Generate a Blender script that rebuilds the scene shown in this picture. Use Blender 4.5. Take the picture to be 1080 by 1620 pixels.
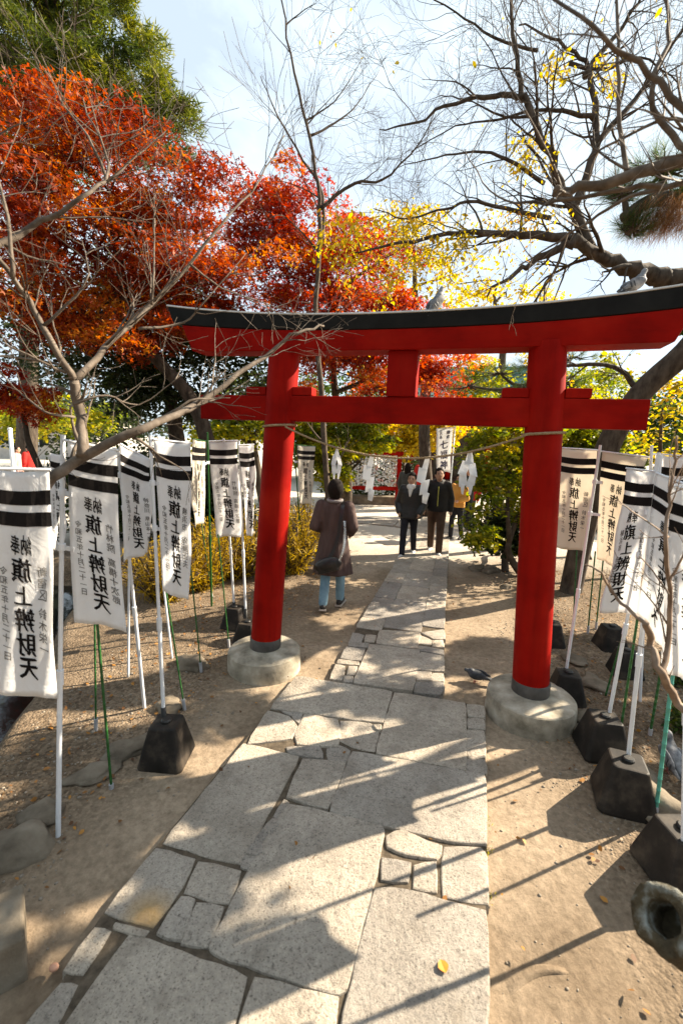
import bpy, bmesh, math, random
import numpy as np
from mathutils import Vector, Matrix, noise as mnoise

SC = bpy.context.scene
for _o in list(bpy.data.objects):
    bpy.data.objects.remove(_o)
COL = SC.collection

# ------------------------------------------------------------------ camera
FPX, CAMH, PITCH, ROLL = 690.0, 2.1, math.radians(9.0), math.radians(2.2)
CF = np.array([0, math.cos(PITCH), -math.sin(PITCH)])
_u0 = np.array([0, math.sin(PITCH), math.cos(PITCH)])
CR = math.cos(ROLL) * np.array([1., 0, 0]) + math.sin(ROLL) * _u0
CU = -math.sin(ROLL) * np.array([1., 0, 0]) + math.cos(ROLL) * _u0
CP = np.array([0, 0, CAMH])
cd = bpy.data.cameras.new('camera')
cam = bpy.data.objects.new('camera', cd)
COL.objects.link(cam)
cd.sensor_fit = 'VERTICAL'
cd.sensor_height = 36.0
cd.sensor_width = 24.0
cd.lens = FPX / 1620 * 36.0
cd.clip_start = 0.05
cd.clip_end = 3000
cd.dof.use_dof = True
cd.dof.focus_distance = 4.6
cd.dof.aperture_fstop = 2.4
_m = Matrix(((CR[0], CU[0], -CF[0], 0), (CR[1], CU[1], -CF[1], 0), (CR[2], CU[2], -CF[2], CAMH), (0, 0, 0, 1)))
cam.matrix_world = _m
SC.camera = cam

# ------------------------------------------------------------------ sky and sun
SUN_AZ, SUN_EL = math.radians(68), math.radians(33)
w = bpy.data.worlds.new('World')
SC.world = w
w.use_nodes = True
nt = w.node_tree
nt.nodes.clear()
wo = nt.nodes.new('ShaderNodeOutputWorld')
bg = nt.nodes.new('ShaderNodeBackground')
bg.inputs['Strength'].default_value = 0.056
sky = nt.nodes.new('ShaderNodeTexSky')
sky.sky_type = 'NISHITA'
sky.sun_disc = False
sky.sun_elevation = SUN_EL
sky.sun_rotation = SUN_AZ
sky.air_density = 0.9
sky.dust_density = 1.2
sky.ozone_density = 1.0
tc = nt.nodes.new('ShaderNodeTexCoord')
mp = nt.nodes.new('ShaderNodeMapping')
mp.inputs['Scale'].default_value = (1.3, 1.3, 2.6)
mp.inputs['Location'].default_value = (0.35, 0.1, 0.25)
n1 = nt.nodes.new('ShaderNodeTexNoise')
n1.inputs['Scale'].default_value = 2.4
n1.inputs['Detail'].default_value = 7
n1.inputs['Roughness'].default_value = 0.55
n1.inputs['Distortion'].default_value = 0.3
rp = nt.nodes.new('ShaderNodeValToRGB')
rp.color_ramp.elements[0].position = 0.40
rp.color_ramp.elements[0].color = (0.68, 0.68, 0.68, 1)
rp.color_ramp.elements[1].position = 0.57
rp.color_ramp.elements[1].color = (1, 1, 1, 1)
mx = nt.nodes.new('ShaderNodeMix')
mx.data_type = 'RGBA'
mx.inputs[7].default_value = (5.2, 6.05, 6.7, 1)
L = nt.links.new
L(tc.outputs['Generated'], mp.inputs['Vector'])
L(mp.outputs['Vector'], n1.inputs['Vector'])
L(n1.outputs['Fac'], rp.inputs['Fac'])
L(rp.outputs['Color'], mx.inputs[0])
L(sky.outputs['Color'], mx.inputs[6])
L(mx.outputs[2], bg.inputs['Color'])
L(bg.outputs['Background'], wo.inputs['Surface'])

sl = bpy.data.lights.new('sun', 'SUN')
sl.energy = 5.0
sl.angle = math.radians(0.53)
sl.color = (1.0, 0.87, 0.68)
sun = bpy.data.objects.new('sun', sl)
COL.objects.link(sun)
sd = Vector((math.sin(SUN_AZ) * math.cos(SUN_EL), math.cos(SUN_AZ) * math.cos(SUN_EL), math.sin(SUN_EL)))
sun.rotation_euler = sd.to_track_quat('Z', 'Y').to_euler()
sun.location = (12, 6, 12)
vs = SC.view_settings
vs.view_transform = 'Standard'
vs.look = 'None'
vs.exposure = 1.78
vs.gamma = 1
SC.cycles.use_denoising = True
SC.cycles.max_bounces = 8
SC.cycles.transparent_max_bounces = 8

# ------------------------------------------------------------------ geometry helpers
def ray(x, y):
    return CF + CR * (x - 540) / FPX + CU * (810 - y) / FPX
def gp(x, y, z=0.0):
    d = ray(x, y); return CP + d * ((z - CAMH) / d[2])
def at(x, y, Y):
    d = ray(x, y); return CP + d * (Y / d[1])
def V(p): return np.array(p, float)
def nrm(v):
    v = V(v); return v / (math.sqrt(v[0] * v[0] + v[1] * v[1] + v[2] * v[2]) + 1e-9)
def cross(a, b):
    if getattr(a, 'ndim', 1) > 1 or getattr(b, 'ndim', 1) > 1: return np.cross(a, b)
    return np.array([a[1] * b[2] - a[2] * b[1], a[2] * b[0] - a[0] * b[2], a[0] * b[1] - a[1] * b[0]])
TA = math.radians(-15)
TX = np.array([math.cos(TA), math.sin(TA), 0]); TY = np.array([-math.sin(TA), math.cos(TA), 0]); TZ = np.array([0, 0, 1.])
TM = np.array([0.451, 3.5415, 0])
def T(u, v, z): return TM + TX * u + TY * v + TZ * z

class MB:
    def __init__(s): s.v = []; s.f = []; s.n = 0
    def add(s, vs, fs):
        k = s.n
        s.v.extend([tuple(map(float, p)) for p in vs]); s.n += len(vs)
        s.f.extend([tuple(i + k for i in f) for f in fs])
    def box(s, c, hx, hy, hz, ax=None, taper=1.0):
        ax = ax or (V((1, 0, 0)), V((0, 1, 0)), V((0, 0, 1)))
        c = V(c); vs = []
        for z in (-1, 1):
            t = taper if z > 0 else 1
            for a, b in ((-1, -1), (1, -1), (1, 1), (-1, 1)):
                vs.append(c + ax[0] * hx * a * t + ax[1] * hy * b * t + ax[2] * hz * z)
        s.add(vs, [(3, 2, 1, 0), (4, 5, 6, 7), (0, 1, 5, 4), (1, 2, 6, 5), (2, 3, 7, 6), (3, 0, 4, 7)])
    def tube(s, pts, rad, seg=6, cap=True):
        pts = [V(p) for p in pts]; n = len(pts)
        if np.isscalar(rad): rad = [rad] * n
        vs = []; ref = None
        for i in range(n):
            d = nrm(pts[min(i + 1, n - 1)] - pts[max(i - 1, 0)])
            if ref is None:
                ref = cross(d, (0, 0, 1) if abs(d[2]) < .9 else (1, 0, 0))
            ref = nrm(ref - d * (ref @ d)); b = cross(d, ref)
            for k in range(seg):
                a = 2 * math.pi * k / seg
                vs.append(pts[i] + (ref * math.cos(a) + b * math.sin(a)) * rad[i])
        fs = [(i * seg + k, i * seg + (k + 1) % seg, (i + 1) * seg + (k + 1) % seg, (i + 1) * seg + k) for i in range(n - 1) for k in range(seg)]
        if cap:
            fs.append(tuple(range(seg))[::-1]); fs.append(tuple((n - 1) * seg + k for k in range(seg)))
        s.add(vs, fs)
    def lathe(s, c, prof, seg=24, ax=None):
        ax = ax or (V((1, 0, 0)), V((0, 1, 0)), V((0, 0, 1))); c = V(c); vs = []
        for r, z in prof:
            for k in range(seg):
                a = 2 * math.pi * k / seg
                vs.append(c + ax[0] * r * math.cos(a) + ax[1] * r * math.sin(a) + ax[2] * z)
        n = len(prof)
        fs = [(i * seg + k, i * seg + (k + 1) % seg, (i + 1) * seg + (k + 1) % seg, (i + 1) * seg + k) for i in range(n - 1) for k in range(seg)]
        fs.append(tuple(range(seg))[::-1]); fs.append(tuple((n - 1) * seg + k for k in range(seg)))
        s.add(vs, fs)
    def loft(s, rings, closed=True, cap=True):
        m = len(rings[0]); vs = [p for r in rings for p in r]; fs = []
        for i in range(len(rings) - 1):
            for k in range(m if closed else m - 1):
                k2 = (k + 1) % m
                fs.append((i * m + k, i * m + k2, (i + 1) * m + k2, (i + 1) * m + k))
        if cap and closed:
            fs.append(tuple(range(m))[::-1]); fs.append(tuple((len(rings) - 1) * m + k for k in range(m)))
        s.add(vs, fs)
    def ball(s, c, rx, ry=None, rz=None, seg=12, rings=8, ax=None):
        ry = ry or rx; rz = rz or rx; c = V(c)
        ax = ax or (V((1, 0, 0)), V((0, 1, 0)), V((0, 0, 1)))
        rr = []
        for i in range(rings + 1):
            ph = math.pi * (0.02 + 0.96 * i / rings)
            rr.append([c + ax[0] * rx * math.sin(ph) * math.cos(2 * math.pi * k / seg) + ax[1] * ry * math.sin(ph) * math.sin(2 * math.pi * k / seg) - ax[2] * rz * math.cos(ph) for k in range(seg)])
        s.loft(rr)
    def mesh(s, name):
        me = bpy.data.meshes.new(name); me.from_pydata(s.v, [], s.f); me.update(); return me

def obj(name, mb, mat, parent=None, smooth=False, kind=None):
    me = mb if isinstance(mb, bpy.types.Mesh) else mb.mesh(name)
    if mat is not None and not me.materials: me.materials.append(mat)
    o = bpy.data.objects.new(name, me); COL.objects.link(o)
    if smooth: me.shade_smooth()
    if parent is not None:
        o.parent = parent
        o.matrix_parent_inverse = Matrix.Translation(-Vector(parent.location))
    if kind: o['kind'] = kind
    return o
def tag(o, label, cat, group=None):
    o['label'] = label; o['category'] = cat
    if group: o['group'] = group
    return o
def thing(name, label, cat, loc=(0, 0, 0), group=None):
    o = bpy.data.objects.new(name, None); COL.objects.link(o)
    o.location = tuple(float(a) for a in loc); o.empty_display_size = 0.1
    return tag(o, label, cat, group)
def bevel(o, wdt=0.01, seg=2, ang=40):
    m = o.modifiers.new('bevel', 'BEVEL'); m.width = wdt; m.segments = seg; m.limit_method = 'ANGLE'; m.angle_limit = math.radians(ang)
    return o
def smooth_line(pts, k=4):
    P = [V(p) for p in pts]
    if len(P) < 3: return [P[0] + (P[-1] - P[0]) * i / k for i in range(k + 1)]
    out = []
    for i in range(len(P) - 1):
        p0 = P[max(i - 1, 0)]; p1 = P[i]; p2 = P[i + 1]; p3 = P[min(i + 2, len(P) - 1)]
        for j in range(k):
            t = j / k
            out.append(0.5 * ((2 * p1) + (-p0 + p2) * t + (2 * p0 - 5 * p1 + 4 * p2 - p3) * t * t + (-p0 + 3 * p1 - 3 * p2 + p3) * t ** 3))
    out.append(P[-1]); return out
def fuse(name, mb, mat, parent, voxel=0.012, sm=3):
    """union of overlapping closed shapes into one continuous skin"""
    me = mb.mesh(name + '_tmp'); o = bpy.data.objects.new('tmp', me); COL.objects.link(o)
    r = o.modifiers.new('r', 'REMESH'); r.mode = 'VOXEL'; r.voxel_size = voxel
    if sm:
        s = o.modifiers.new('s', 'SMOOTH'); s.iterations = sm; s.factor = 0.5
    dg = bpy.context.evaluated_depsgraph_get()
    m2 = bpy.data.meshes.new_from_object(o.evaluated_get(dg)); m2.name = name
    bpy.data.objects.remove(o); bpy.data.meshes.remove(me)
    m2.materials.clear(); m2.materials.append(mat); m2.shade_smooth()
    return obj(name, m2, mat, parent)
def leafmesh(name, cen, ex, ey, shape, rnd, fold=0.0):
    """cen, ex, ey: (N,3) arrays; shape: list of polygons in leaf coordinates (u, v)"""
    N = len(cen); pv = []; pf = []; k = 0
    for poly in shape:
        pv += poly; pf.append(tuple(range(k, k + len(poly)))); k += len(poly)
    pv = np.array(pv); m = len(pv)
    ez = cross(ex, ey); ln = np.linalg.norm(ez, axis=1, keepdims=True) + 1e-12; sc = np.sqrt(ln); ez = ez / ln * sc
    vs = cen[:, None, :] + ex[:, None, :] * pv[None, :, 0:1] + ey[:, None, :] * pv[None, :, 1:2]
    if fold: vs = vs + ez[:, None, :] * (fold * np.abs(pv[None, :, 0:1]))
    vs = vs.reshape(-1, 3)
    lens = [len(f) for f in pf]; loops = np.concatenate([np.array(f) for f in pf])
    LP = (np.arange(N)[:, None] * m + loops[None, :]).reshape(-1)
    tot = np.tile(np.array(lens), N); st = np.concatenate([[0], np.cumsum(tot)[:-1]])
    me = bpy.data.meshes.new(name)
    me.vertices.add(len(vs)); me.vertices.foreach_set('co', vs.astype(np.float32).reshape(-1))
    me.loops.add(len(LP)); me.loops.foreach_set('vertex_index', LP.astype(np.int32))
    me.polygons.add(len(tot)); me.polygons.foreach_set('loop_start', st.astype(np.int32)); me.polygons.foreach_set('loop_total', tot.astype(np.int32))
    me.update(calc_edges=True)
    a = me.attributes.new('rnd', 'FLOAT', 'FACE')
    a.data.foreach_set('value', np.repeat(np.asarray(rnd, np.float32), len(pf)))
    return me
MAPLE = [[(0, -.1), (.2, .35), (0, 1.0), (-.2, .35)], [(0, 0), (.45, .1), (.8, .5), (.25, .38)], [(0, 0), (-.25, .38), (-.8, .5), (-.45, .1)]]
OVAL = [[(0, 0), (.28, .3), (.25, .65), (0, 1), (-.25, .65), (-.28, .3)]]
BLADE = [[(-.5, 0), (.5, 0), (0, 1)]]
def dirs(rng, N, up=0.0):
    a = rng.normal(size=(N, 3)); a[:, 2] += up
    return a / (np.linalg.norm(a, axis=1, keepdims=True) + 1e-9)
def leaf_axes(rng, N, size, droop=0.3, flat=0.6, wide=1.0):
    ey = rng.normal(size=(N, 3)); ey[:, 2] = ey[:, 2] * 0.5 - droop
    ey /= np.linalg.norm(ey, axis=1, keepdims=True)
    up = rng.normal(size=(N, 3)) * (1 - flat); up[:, 2] += flat
    ex = cross(ey, up); ex /= np.linalg.norm(ex, axis=1, keepdims=True) + 1e-9
    s = size * np.clip(rng.lognormal(-.05, .32, size=(N, 1)), .4, 1.9)
    return ex * s * wide, ey * s

# ------------------------------------------------------------------ material helpers
def newmat(name):
    m = bpy.data.materials.new(name); m.use_nodes = True
    nt = m.node_tree; b = nt.nodes['Principled BSDF']; return m, nt, b
def ramp(nt, stops, interp='LINEAR'):
    r = nt.nodes.new('ShaderNodeValToRGB'); cr = r.color_ramp; cr.interpolation = interp
    while len(cr.elements) < len(stops): cr.elements.new(0.5)
    for e, (p, c) in zip(cr.elements, stops):
        e.position = p; e.color = (c[0], c[1], c[2], 1)
    return r
def nz(nt, scale, detail=5, rough=0.6, coord='Object', dist=0, vec=None):
    n = nt.nodes.new('ShaderNodeTexNoise'); n.inputs['Scale'].default_value = scale; n.inputs['Detail'].default_value = detail
    n.inputs['Roughness'].default_value = rough; n.inputs['Distortion'].default_value = dist
    if vec is None:
        t = nt.nodes.new('ShaderNodeTexCoord'); vec = t.outputs[coord]
    nt.links.new(vec, n.inputs['Vector']); return n
def mixc(nt, fac, a, b, mode='MIX'):
    m = nt.nodes.new('ShaderNodeMix'); m.data_type = 'RGBA'; m.blend_type = mode
    for s, v in ((m.inputs[0], fac), (m.inputs[6], a), (m.inputs[7], b)):
        if isinstance(v, bpy.types.NodeSocket): nt.links.new(v, s)
        elif isinstance(v, (int, float)): s.default_value = v
        else: s.default_value = (v[0], v[1], v[2], 1)
    return m.outputs[2]
def bump(nt, b, h, strength=0.3, dist=0.01):
    n = nt.nodes.new('ShaderNodeBump'); n.inputs['Strength'].default_value = strength; n.inputs['Distance'].default_value = dist
    nt.links.new(h, n.inputs['Height']); nt.links.new(n.outputs['Normal'], b.inputs['Normal']); return n
def pmat(name, c1, c2, scale=8, rough=0.6, bumps=0.2, bd=0.01, spec=0.4, c3=None, detail=6, var=0.0, metal=0.0, stretch=None):
    m, nt, b = newmat(name)
    vec = None
    if stretch:
        t = nt.nodes.new('ShaderNodeTexCoord'); mpn = nt.nodes.new('ShaderNodeMapping'); mpn.inputs['Scale'].default_value = stretch
        nt.links.new(t.outputs['Object'], mpn.inputs['Vector']); vec = mpn.outputs['Vector']
    n = nz(nt, scale, detail, vec=vec)
    st = [(0.3, c1), (0.7, c2)] if c3 is None else [(0.25, c1), (0.5, c2), (0.75, c3)]
    r = ramp(nt, st); nt.links.new(n.outputs['Fac'], r.inputs['Fac']); col = r.outputs['Color']
    if var:
        oi = nt.nodes.new('ShaderNodeObjectInfo'); rv = ramp(nt, [(0, (1 - var,) * 3), (1, (1 + var, 1 + var * .95, 1 + var * .9))]); nt.links.new(oi.outputs['Random'], rv.inputs['Fac'])
        col = mixc(nt, 1.0, col, rv.outputs['Color'], 'MULTIPLY')
    nt.links.new(col, b.inputs['Base Color'])
    b.inputs['Roughness'].default_value = rough; b.inputs['Specular IOR Level'].default_value = spec; b.inputs['Metallic'].default_value = metal
    if bumps: bump(nt, b, n.outputs['Fac'], bumps, bd)
    return m
def leafmat(name, stops, trans=0.45, clump=None, rough=0.55):
    m, nt, b = newmat(name)
    a = nt.nodes.new('ShaderNodeAttribute'); a.attribute_name = 'rnd'
    fac = a.outputs['Fac']
    n = nz(nt, clump or 1.3, 2, coord='Object')
    mm = nt.nodes.new('ShaderNodeMath'); mm.operation = 'MULTIPLY_ADD'; mm.inputs[1].default_value = 0.9; mm.inputs[2].default_value = -0.45
    nt.links.new(n.outputs['Fac'], mm.inputs[0])
    ad = nt.nodes.new('ShaderNodeMath'); ad.operation = 'ADD'; ad.use_clamp = True
    nt.links.new(fac, ad.inputs[0]); nt.links.new(mm.outputs[0], ad.inputs[1])
    r = ramp(nt, stops); nt.links.new(ad.outputs[0], r.inputs['Fac'])
    nt.links.new(r.outputs['Color'], b.inputs['Base Color']); b.inputs['Roughness'].default_value = rough; b.inputs['Specular IOR Level'].default_value = 0.3
    tr = nt.nodes.new('ShaderNodeBsdfTranslucent')
    hs = nt.nodes.new('ShaderNodeHueSaturation'); hs.inputs['Saturation'].default_value = 1.1; hs.inputs['Value'].default_value = 1.5
    nt.links.new(r.outputs['Color'], hs.inputs['Color']); nt.links.new(hs.outputs['Color'], tr.inputs['Color'])
    mxs = nt.nodes.new('ShaderNodeMixShader'); mxs.inputs[0].default_value = trans
    nt.links.new(b.outputs[0], mxs.inputs[1]); nt.links.new(tr.outputs[0], mxs.inputs[2])
    nt.links.new(mxs.outputs[0], nt.nodes['Material Output'].inputs['Surface'])
    return m
def clothmat(name, c1, c2, trans=0.4, scale=3):
    m, nt, b = newmat(name)
    n = nz(nt, scale, 5); r = ramp(nt, [(0.3, c1), (0.7, c2)]); nt.links.new(n.outputs['Fac'], r.inputs['Fac'])
    nt.links.new(r.outputs['Color'], b.inputs['Base Color']); b.inputs['Roughness'].default_value = 0.85; b.inputs['Specular IOR Level'].default_value = 0.15
    n2 = nz(nt, 7, 4, dist=1.2); bump(nt, b, n2.outputs['Fac'], 0.45, 0.02)
    tr = nt.nodes.new('ShaderNodeBsdfTranslucent'); nt.links.new(r.outputs['Color'], tr.inputs['Color'])
    mxs = nt.nodes.new('ShaderNodeMixShader'); mxs.inputs[0].default_value = trans
    nt.links.new(b.outputs[0], mxs.inputs[1]); nt.links.new(tr.outputs[0], mxs.inputs[2])
    nt.links.new(mxs.outputs[0], nt.nodes['Material Output'].inputs['Surface'])
    return m

M = {}
def paintmat(name, stretch):
    m, nt, b = newmat(name)
    t = nt.nodes.new('ShaderNodeTexCoord'); mpn = nt.nodes.new('ShaderNodeMapping'); mpn.inputs['Scale'].default_value = stretch; mpn.inputs['Rotation'].default_value = (0, 0, math.radians(15))
    nt.links.new(t.outputs['Object'], mpn.inputs['Vector']); v = mpn.outputs['Vector']
    g = nz(nt, 14, 6, 0.65, vec=v); big = nz(nt, 2.0, 4, coord='Object'); chip = nz(nt, 19, 8, 0.7, coord='Object')
    r = ramp(nt, [(0.3, (0.20, 0.0025, 0.001)), (0.5, (0.29, 0.005, 0.002)), (0.75, (0.37, 0.013, 0.005))]); nt.links.new(big.outputs['Fac'], r.inputs['Fac'])
    r2 = ramp(nt, [(0.3, (0.78, 0.76, 0.75)), (0.6, (1.05, 1.05, 1.05))]); nt.links.new(g.outputs['Fac'], r2.inputs['Fac'])
    c = mixc(nt, 1.0, r.outputs['Color'], r2.outputs['Color'], 'MULTIPLY')
    rc = ramp(nt, [(0.70, (0, 0, 0)), (0.73, (1, 1, 1))]); nt.links.new(chip.outputs['Fac'], rc.inputs['Fac'])
    c = mixc(nt, rc.outputs['Color'], c, (0.05, 0.016, 0.011))
    nt.links.new(c, b.inputs['Base Color']); b.inputs['Specular IOR Level'].default_value = 0.07
    rr = nt.nodes.new('ShaderNodeMapRange'); rr.inputs[3].default_value = 0.5; rr.inputs[4].default_value = 0.75; nt.links.new(g.outputs['Fac'], rr.inputs[0]); nt.links.new(rr.outputs[0], b.inputs['Roughness'])
    bump(nt, b, g.outputs['Fac'], 0.25, 0.006); return m
M['red'] = paintmat('vermilion_paint_upright', (1, 1, .08)); M['red_beam'] = paintmat('vermilion_paint_beam', (.07, 1, 1))
M['black_roof'] = pmat('black_roof_metal', (0.006, 0.006, 0.006), (0.016, 0.016, 0.015), 5, 0.55, 0.1, 0.004, 0.15)
M['flashing'] = pmat('weathered_flashing', (0.45, 0.42, 0.38), (0.62, 0.58, 0.53), 9, 0.45, 0.15, 0.004)
M['steel'] = pmat('steel_collar', (0.05, 0.045, 0.04), (0.13, 0.12, 0.11), 7, 0.5, 0.1, 0.003, metal=0.3)
M['concrete'] = pmat('mossy_concrete', (0.10, 0.085, 0.06), (0.32, 0.28, 0.215), 6.5, 0.9, 0.6, 0.014, 0.2, c3=(0.52, 0.47, 0.385))
M['rope'] = pmat('straw_rope', (0.24, 0.16, 0.085), (0.42, 0.31, 0.18), 60, 0.9, 0.6, 0.004)
M['paper'] = clothmat('white_paper', (0.78, 0.79, 0.80), (0.85, 0.85, 0.85), 0.35)
M['cloth'] = clothmat('banner_cloth', (0.84, 0.835, 0.83), (0.9, 0.895, 0.89), 0.5)
M['cloth_sun_tint'] = clothmat('sun_tinted_banner_cloth', (0.74, 0.68, 0.58), (0.82, 0.77, 0.68), 0.5)  # white banner cloth with the warm tint of sun shining through put into its colour
M['ink'] = pmat('black_ink', (0.008, 0.007, 0.007), (0.016, 0.013, 0.012), 20, 0.9, 0, spec=0.1)
M['ink_grey'] = pmat('faded_ink', (0.10, 0.095, 0.09), (0.2, 0.19, 0.18), 20, 0.9, 0, spec=0.1)
M['ink_blue'] = pmat('indigo_ink', (0.03, 0.03, 0.07), (0.05, 0.05, 0.11), 20, 0.9, 0, spec=0.1)
M['pole_white'] = pmat('white_pole_plastic', (0.68, 0.70, 0.74), (0.80, 0.82, 0.84), 6, 0.35, 0.05, 0.002)
M['pole_black'] = pmat('black_pole_socket', (0.010, 0.009, 0.008), (0.03, 0.027, 0.024), 8, 0.45, 0.1, 0.002)
M['pole_green'] = pmat('green_stake_plastic', (0.010, 0.062, 0.012), (0.022, 0.11, 0.018), 9, 0.4, 0.05, 0.002)
M['pole_teal'] = pmat('teal_stake_plastic', (0.06, 0.26, 0.19), (0.10, 0.36, 0.28), 9, 0.4, 0.05, 0.002)
M['sleeve'] = pmat('grey_pipe_sleeve', (0.30, 0.30, 0.31), (0.48, 0.48, 0.5), 9, 0.5, 0.1, 0.002)
M['blk'] = pmat('black_weight_block', (0.008, 0.007, 0.006), (0.022, 0.018, 0.015), 7, 0.6, 0.35, 0.008, 0.2, c3=(0.085, 0.066, 0.048))
M['bark_grey'] = pmat('pale_smooth_bark', (0.045, 0.034, 0.025), (0.125, 0.098, 0.075), 16, 0.8, 0.6, 0.006, 0.2, c3=(0.22, 0.18, 0.145))
M['bark_dark'] = pmat('dark_rough_bark', (0.032, 0.024, 0.018), (0.115, 0.09, 0.068), 14, 0.9, 0.8, 0.02, 0.15, stretch=(1, 1, .4))
M['bark_mid'] = pmat('brown_bark', (0.05, 0.036, 0.027), (0.13, 0.10, 0.075), 12, 0.9, 0.7, 0.012, 0.15)
M['bark_tan'] = pmat('tan_twig_bark', (0.13, 0.085, 0.055), (0.30, 0.22, 0.16), 14, 0.75, 0.4, 0.004, 0.25)
M['rock'] = pmat('weathered_rock', (0.06, 0.047, 0.033), (0.17, 0.138, 0.10), 4.5, 0.9, 0.8, 0.03, 0.2, c3=(0.27, 0.23, 0.175))
M['lf_maple'] = leafmat('maple_orange_red_leaf', [(0.0, (0.08, 0.008, 0.005)), (0.35, (0.20, 0.022, 0.007)), (0.62, (0.33, 0.055, 0.009)), (0.84, (0.46, 0.13, 0.014)), (1.0, (0.52, 0.27, 0.022))], 0.5, 1.1)
M['lf_red'] = leafmat('maple_crimson_leaf', [(0.0, (0.09, 0.005, 0.004)), (0.4, (0.28, 0.020, 0.007)), (0.75, (0.44, 0.07, 0.011)), (1.0, (0.50, 0.2, 0.016))], 0.5, 1.0)
M['lf_yellow'] = leafmat('yellow_autumn_leaf', [(0.0, (0.16, 0.14, 0.012)), (0.4, (0.40, 0.30, 0.012)), (0.75, (0.58, 0.42, 0.015)), (1.0, (0.60, 0.28, 0.015))], 0.5, 1.0)
M['lf_yg'] = leafmat('yellow_green_leaf', [(0.0, (0.045, 0.075, 0.010)), (0.45, (0.16, 0.19, 0.014)), (0.75, (0.38, 0.33, 0.015)), (1.0, (0.50, 0.38, 0.02))], 0.5, 0.8)
M['lf_green'] = leafmat('mid_green_leaf', [(0.0, (0.018, 0.04, 0.008)), (0.5, (0.05, 0.085, 0.014)), (1.0, (0.15, 0.18, 0.02))], 0.4, 0.8)
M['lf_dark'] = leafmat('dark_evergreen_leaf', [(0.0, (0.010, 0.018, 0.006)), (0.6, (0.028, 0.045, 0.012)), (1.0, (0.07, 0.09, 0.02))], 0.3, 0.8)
M['lf_conifer'] = leafmat('cedar_green_leaf', [(0.0, (0.012, 0.024, 0.006)), (0.45, (0.055, 0.075, 0.012)), (0.8, (0.16, 0.165, 0.02)), (1.0, (0.27, 0.25, 0.03))], 0.4, 1.6)
M['lf_pine'] = leafmat('pine_needle', [(0.0, (0.02, 0.045, 0.012)), (0.6, (0.06, 0.10, 0.02)), (1.0, (0.16, 0.19, 0.03))], 0.3, 2)
M['lf_pine_dead'] = leafmat('dead_pine_needle', [(0.0, (0.09, 0.035, 0.012)), (0.6, (0.20, 0.09, 0.03)), (1.0, (0.30, 0.16, 0.06))], 0.3, 2)
M['lf_gold'] = leafmat('golden_shrub_leaf', [(0.0, (0.13, 0.085, 0.012)), (0.45, (0.34, 0.22, 0.015)), (0.8, (0.52, 0.34, 0.02)), (1.0, (0.56, 0.42, 0.05))], 0.45, 1.6)
M['lf_litter'] = leafmat('fallen_leaf', [(0.0, (0.10, 0.045, 0.02)), (0.5, (0.24, 0.11, 0.03)), (1.0, (0.42, 0.20, 0.04))], 0.15, 3)
# ================================================================== ground, pond, path
def pathuv(x, y):
    dx, dy = x - TM[0], y - TM[1]
    return dx * TX[0] + dy * TX[1], dx * TY[0] + dy * TY[1]
def sstep(a, b, x):
    t = np.clip((x - a) / (b - a), 0, 1); return t * t * (3 - 2 * t)
def gz(x, y):
    x = np.asarray(x, float); y = np.asarray(y, float)
    n = 0.014 * np.sin(1.7 * x + 2.1 * y) * np.sin(2.3 * y - 0.9 * x) + 0.007 * np.sin(5.1 * x + 1.3) * np.sin(4.3 * y + 0.7) + 0.004 * np.sin(13 * x + 3 * y) * np.sin(11 * y - 2 * x)
    u, v = pathuv(x, y)
    side = sstep(1.15, 1.9, np.abs(u - 0.0))
    flat = sstep(0.85, 1.3, np.abs(u + 0.05))
    far = 1 - sstep(9, 14, y)
    z = n * (0.25 + 0.75 * side) * far + 0.05 * side * far * (1 - sstep(6, 8, y)) * (x > 0)
    z = z - 0.02 * (1 - flat) * far
    pond = sstep(-2.02, -2.5, x) * sstep(1.6, 2.2, y) * (1 - sstep(6.2, 7.2, y)) if False else (1 - sstep(-2.5, -2.12, x + 0.06 * np.sin(3 * y) + 0.42 * (y - 2.6))) * sstep(1.7, 2.2, y) * (1 - sstep(6.0, 7.0, y)) * sstep(-9, -8, x)
    return z * (1 - pond) - 0.6 * pond
def gzz(x, y): return float(gz(x, y))
def axis(lo, hi, step, far):
    a = list(np.arange(lo, hi, step)); s = step; p = hi; q = lo; up = []; dn = []
    while p < far: up.append(p); s *= 1.35; p += s
    s = step
    while q > -far: s *= 1.35; q -= s; dn.append(q)
    return np.array(dn[::-1] + a + up + [far])
gx = axis(-4, 5, .05, 900); gy = axis(0.2, 9, .05, 900)
GX, GY = np.meshgrid(gx, gy); GZ = gz(GX, GY)
nx, ny = len(gx), len(gy)
gv = np.stack([GX, GY, GZ], -1).reshape(-1, 3)
idx = np.arange(nx * ny).reshape(ny, nx)
gf = np.stack([idx[:-1, :-1], idx[:-1, 1:], idx[1:, 1:], idx[1:, :-1]], -1).reshape(-1, 4)
me = bpy.data.meshes.new('ground')
me.vertices.add(len(gv)); me.vertices.foreach_set('co', gv.astype(np.float32).reshape(-1))
me.loops.add(len(gf) * 4); me.loops.foreach_set('vertex_index', gf.astype(np.int32).reshape(-1))
me.polygons.add(len(gf)); me.polygons.foreach_set('loop_start', np.arange(0, len(gf) * 4, 4, dtype=np.int32)); me.polygons.foreach_set('loop_total', np.full(len(gf), 4, np.int32))
me.update(calc_edges=True)
m, nt, b = newmat('packed_earth')
t = nt.nodes.new('ShaderNodeTexCoord'); vec = t.outputs['Object']
big = nz(nt, 1.1, 4, vec=vec); fine = nz(nt, 26, 8, 0.7, vec=vec); grit = nt.nodes.new('ShaderNodeTexVoronoi'); grit.inputs['Scale'].default_value = 55
nt.links.new(vec, grit.inputs['Vector'])
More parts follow.
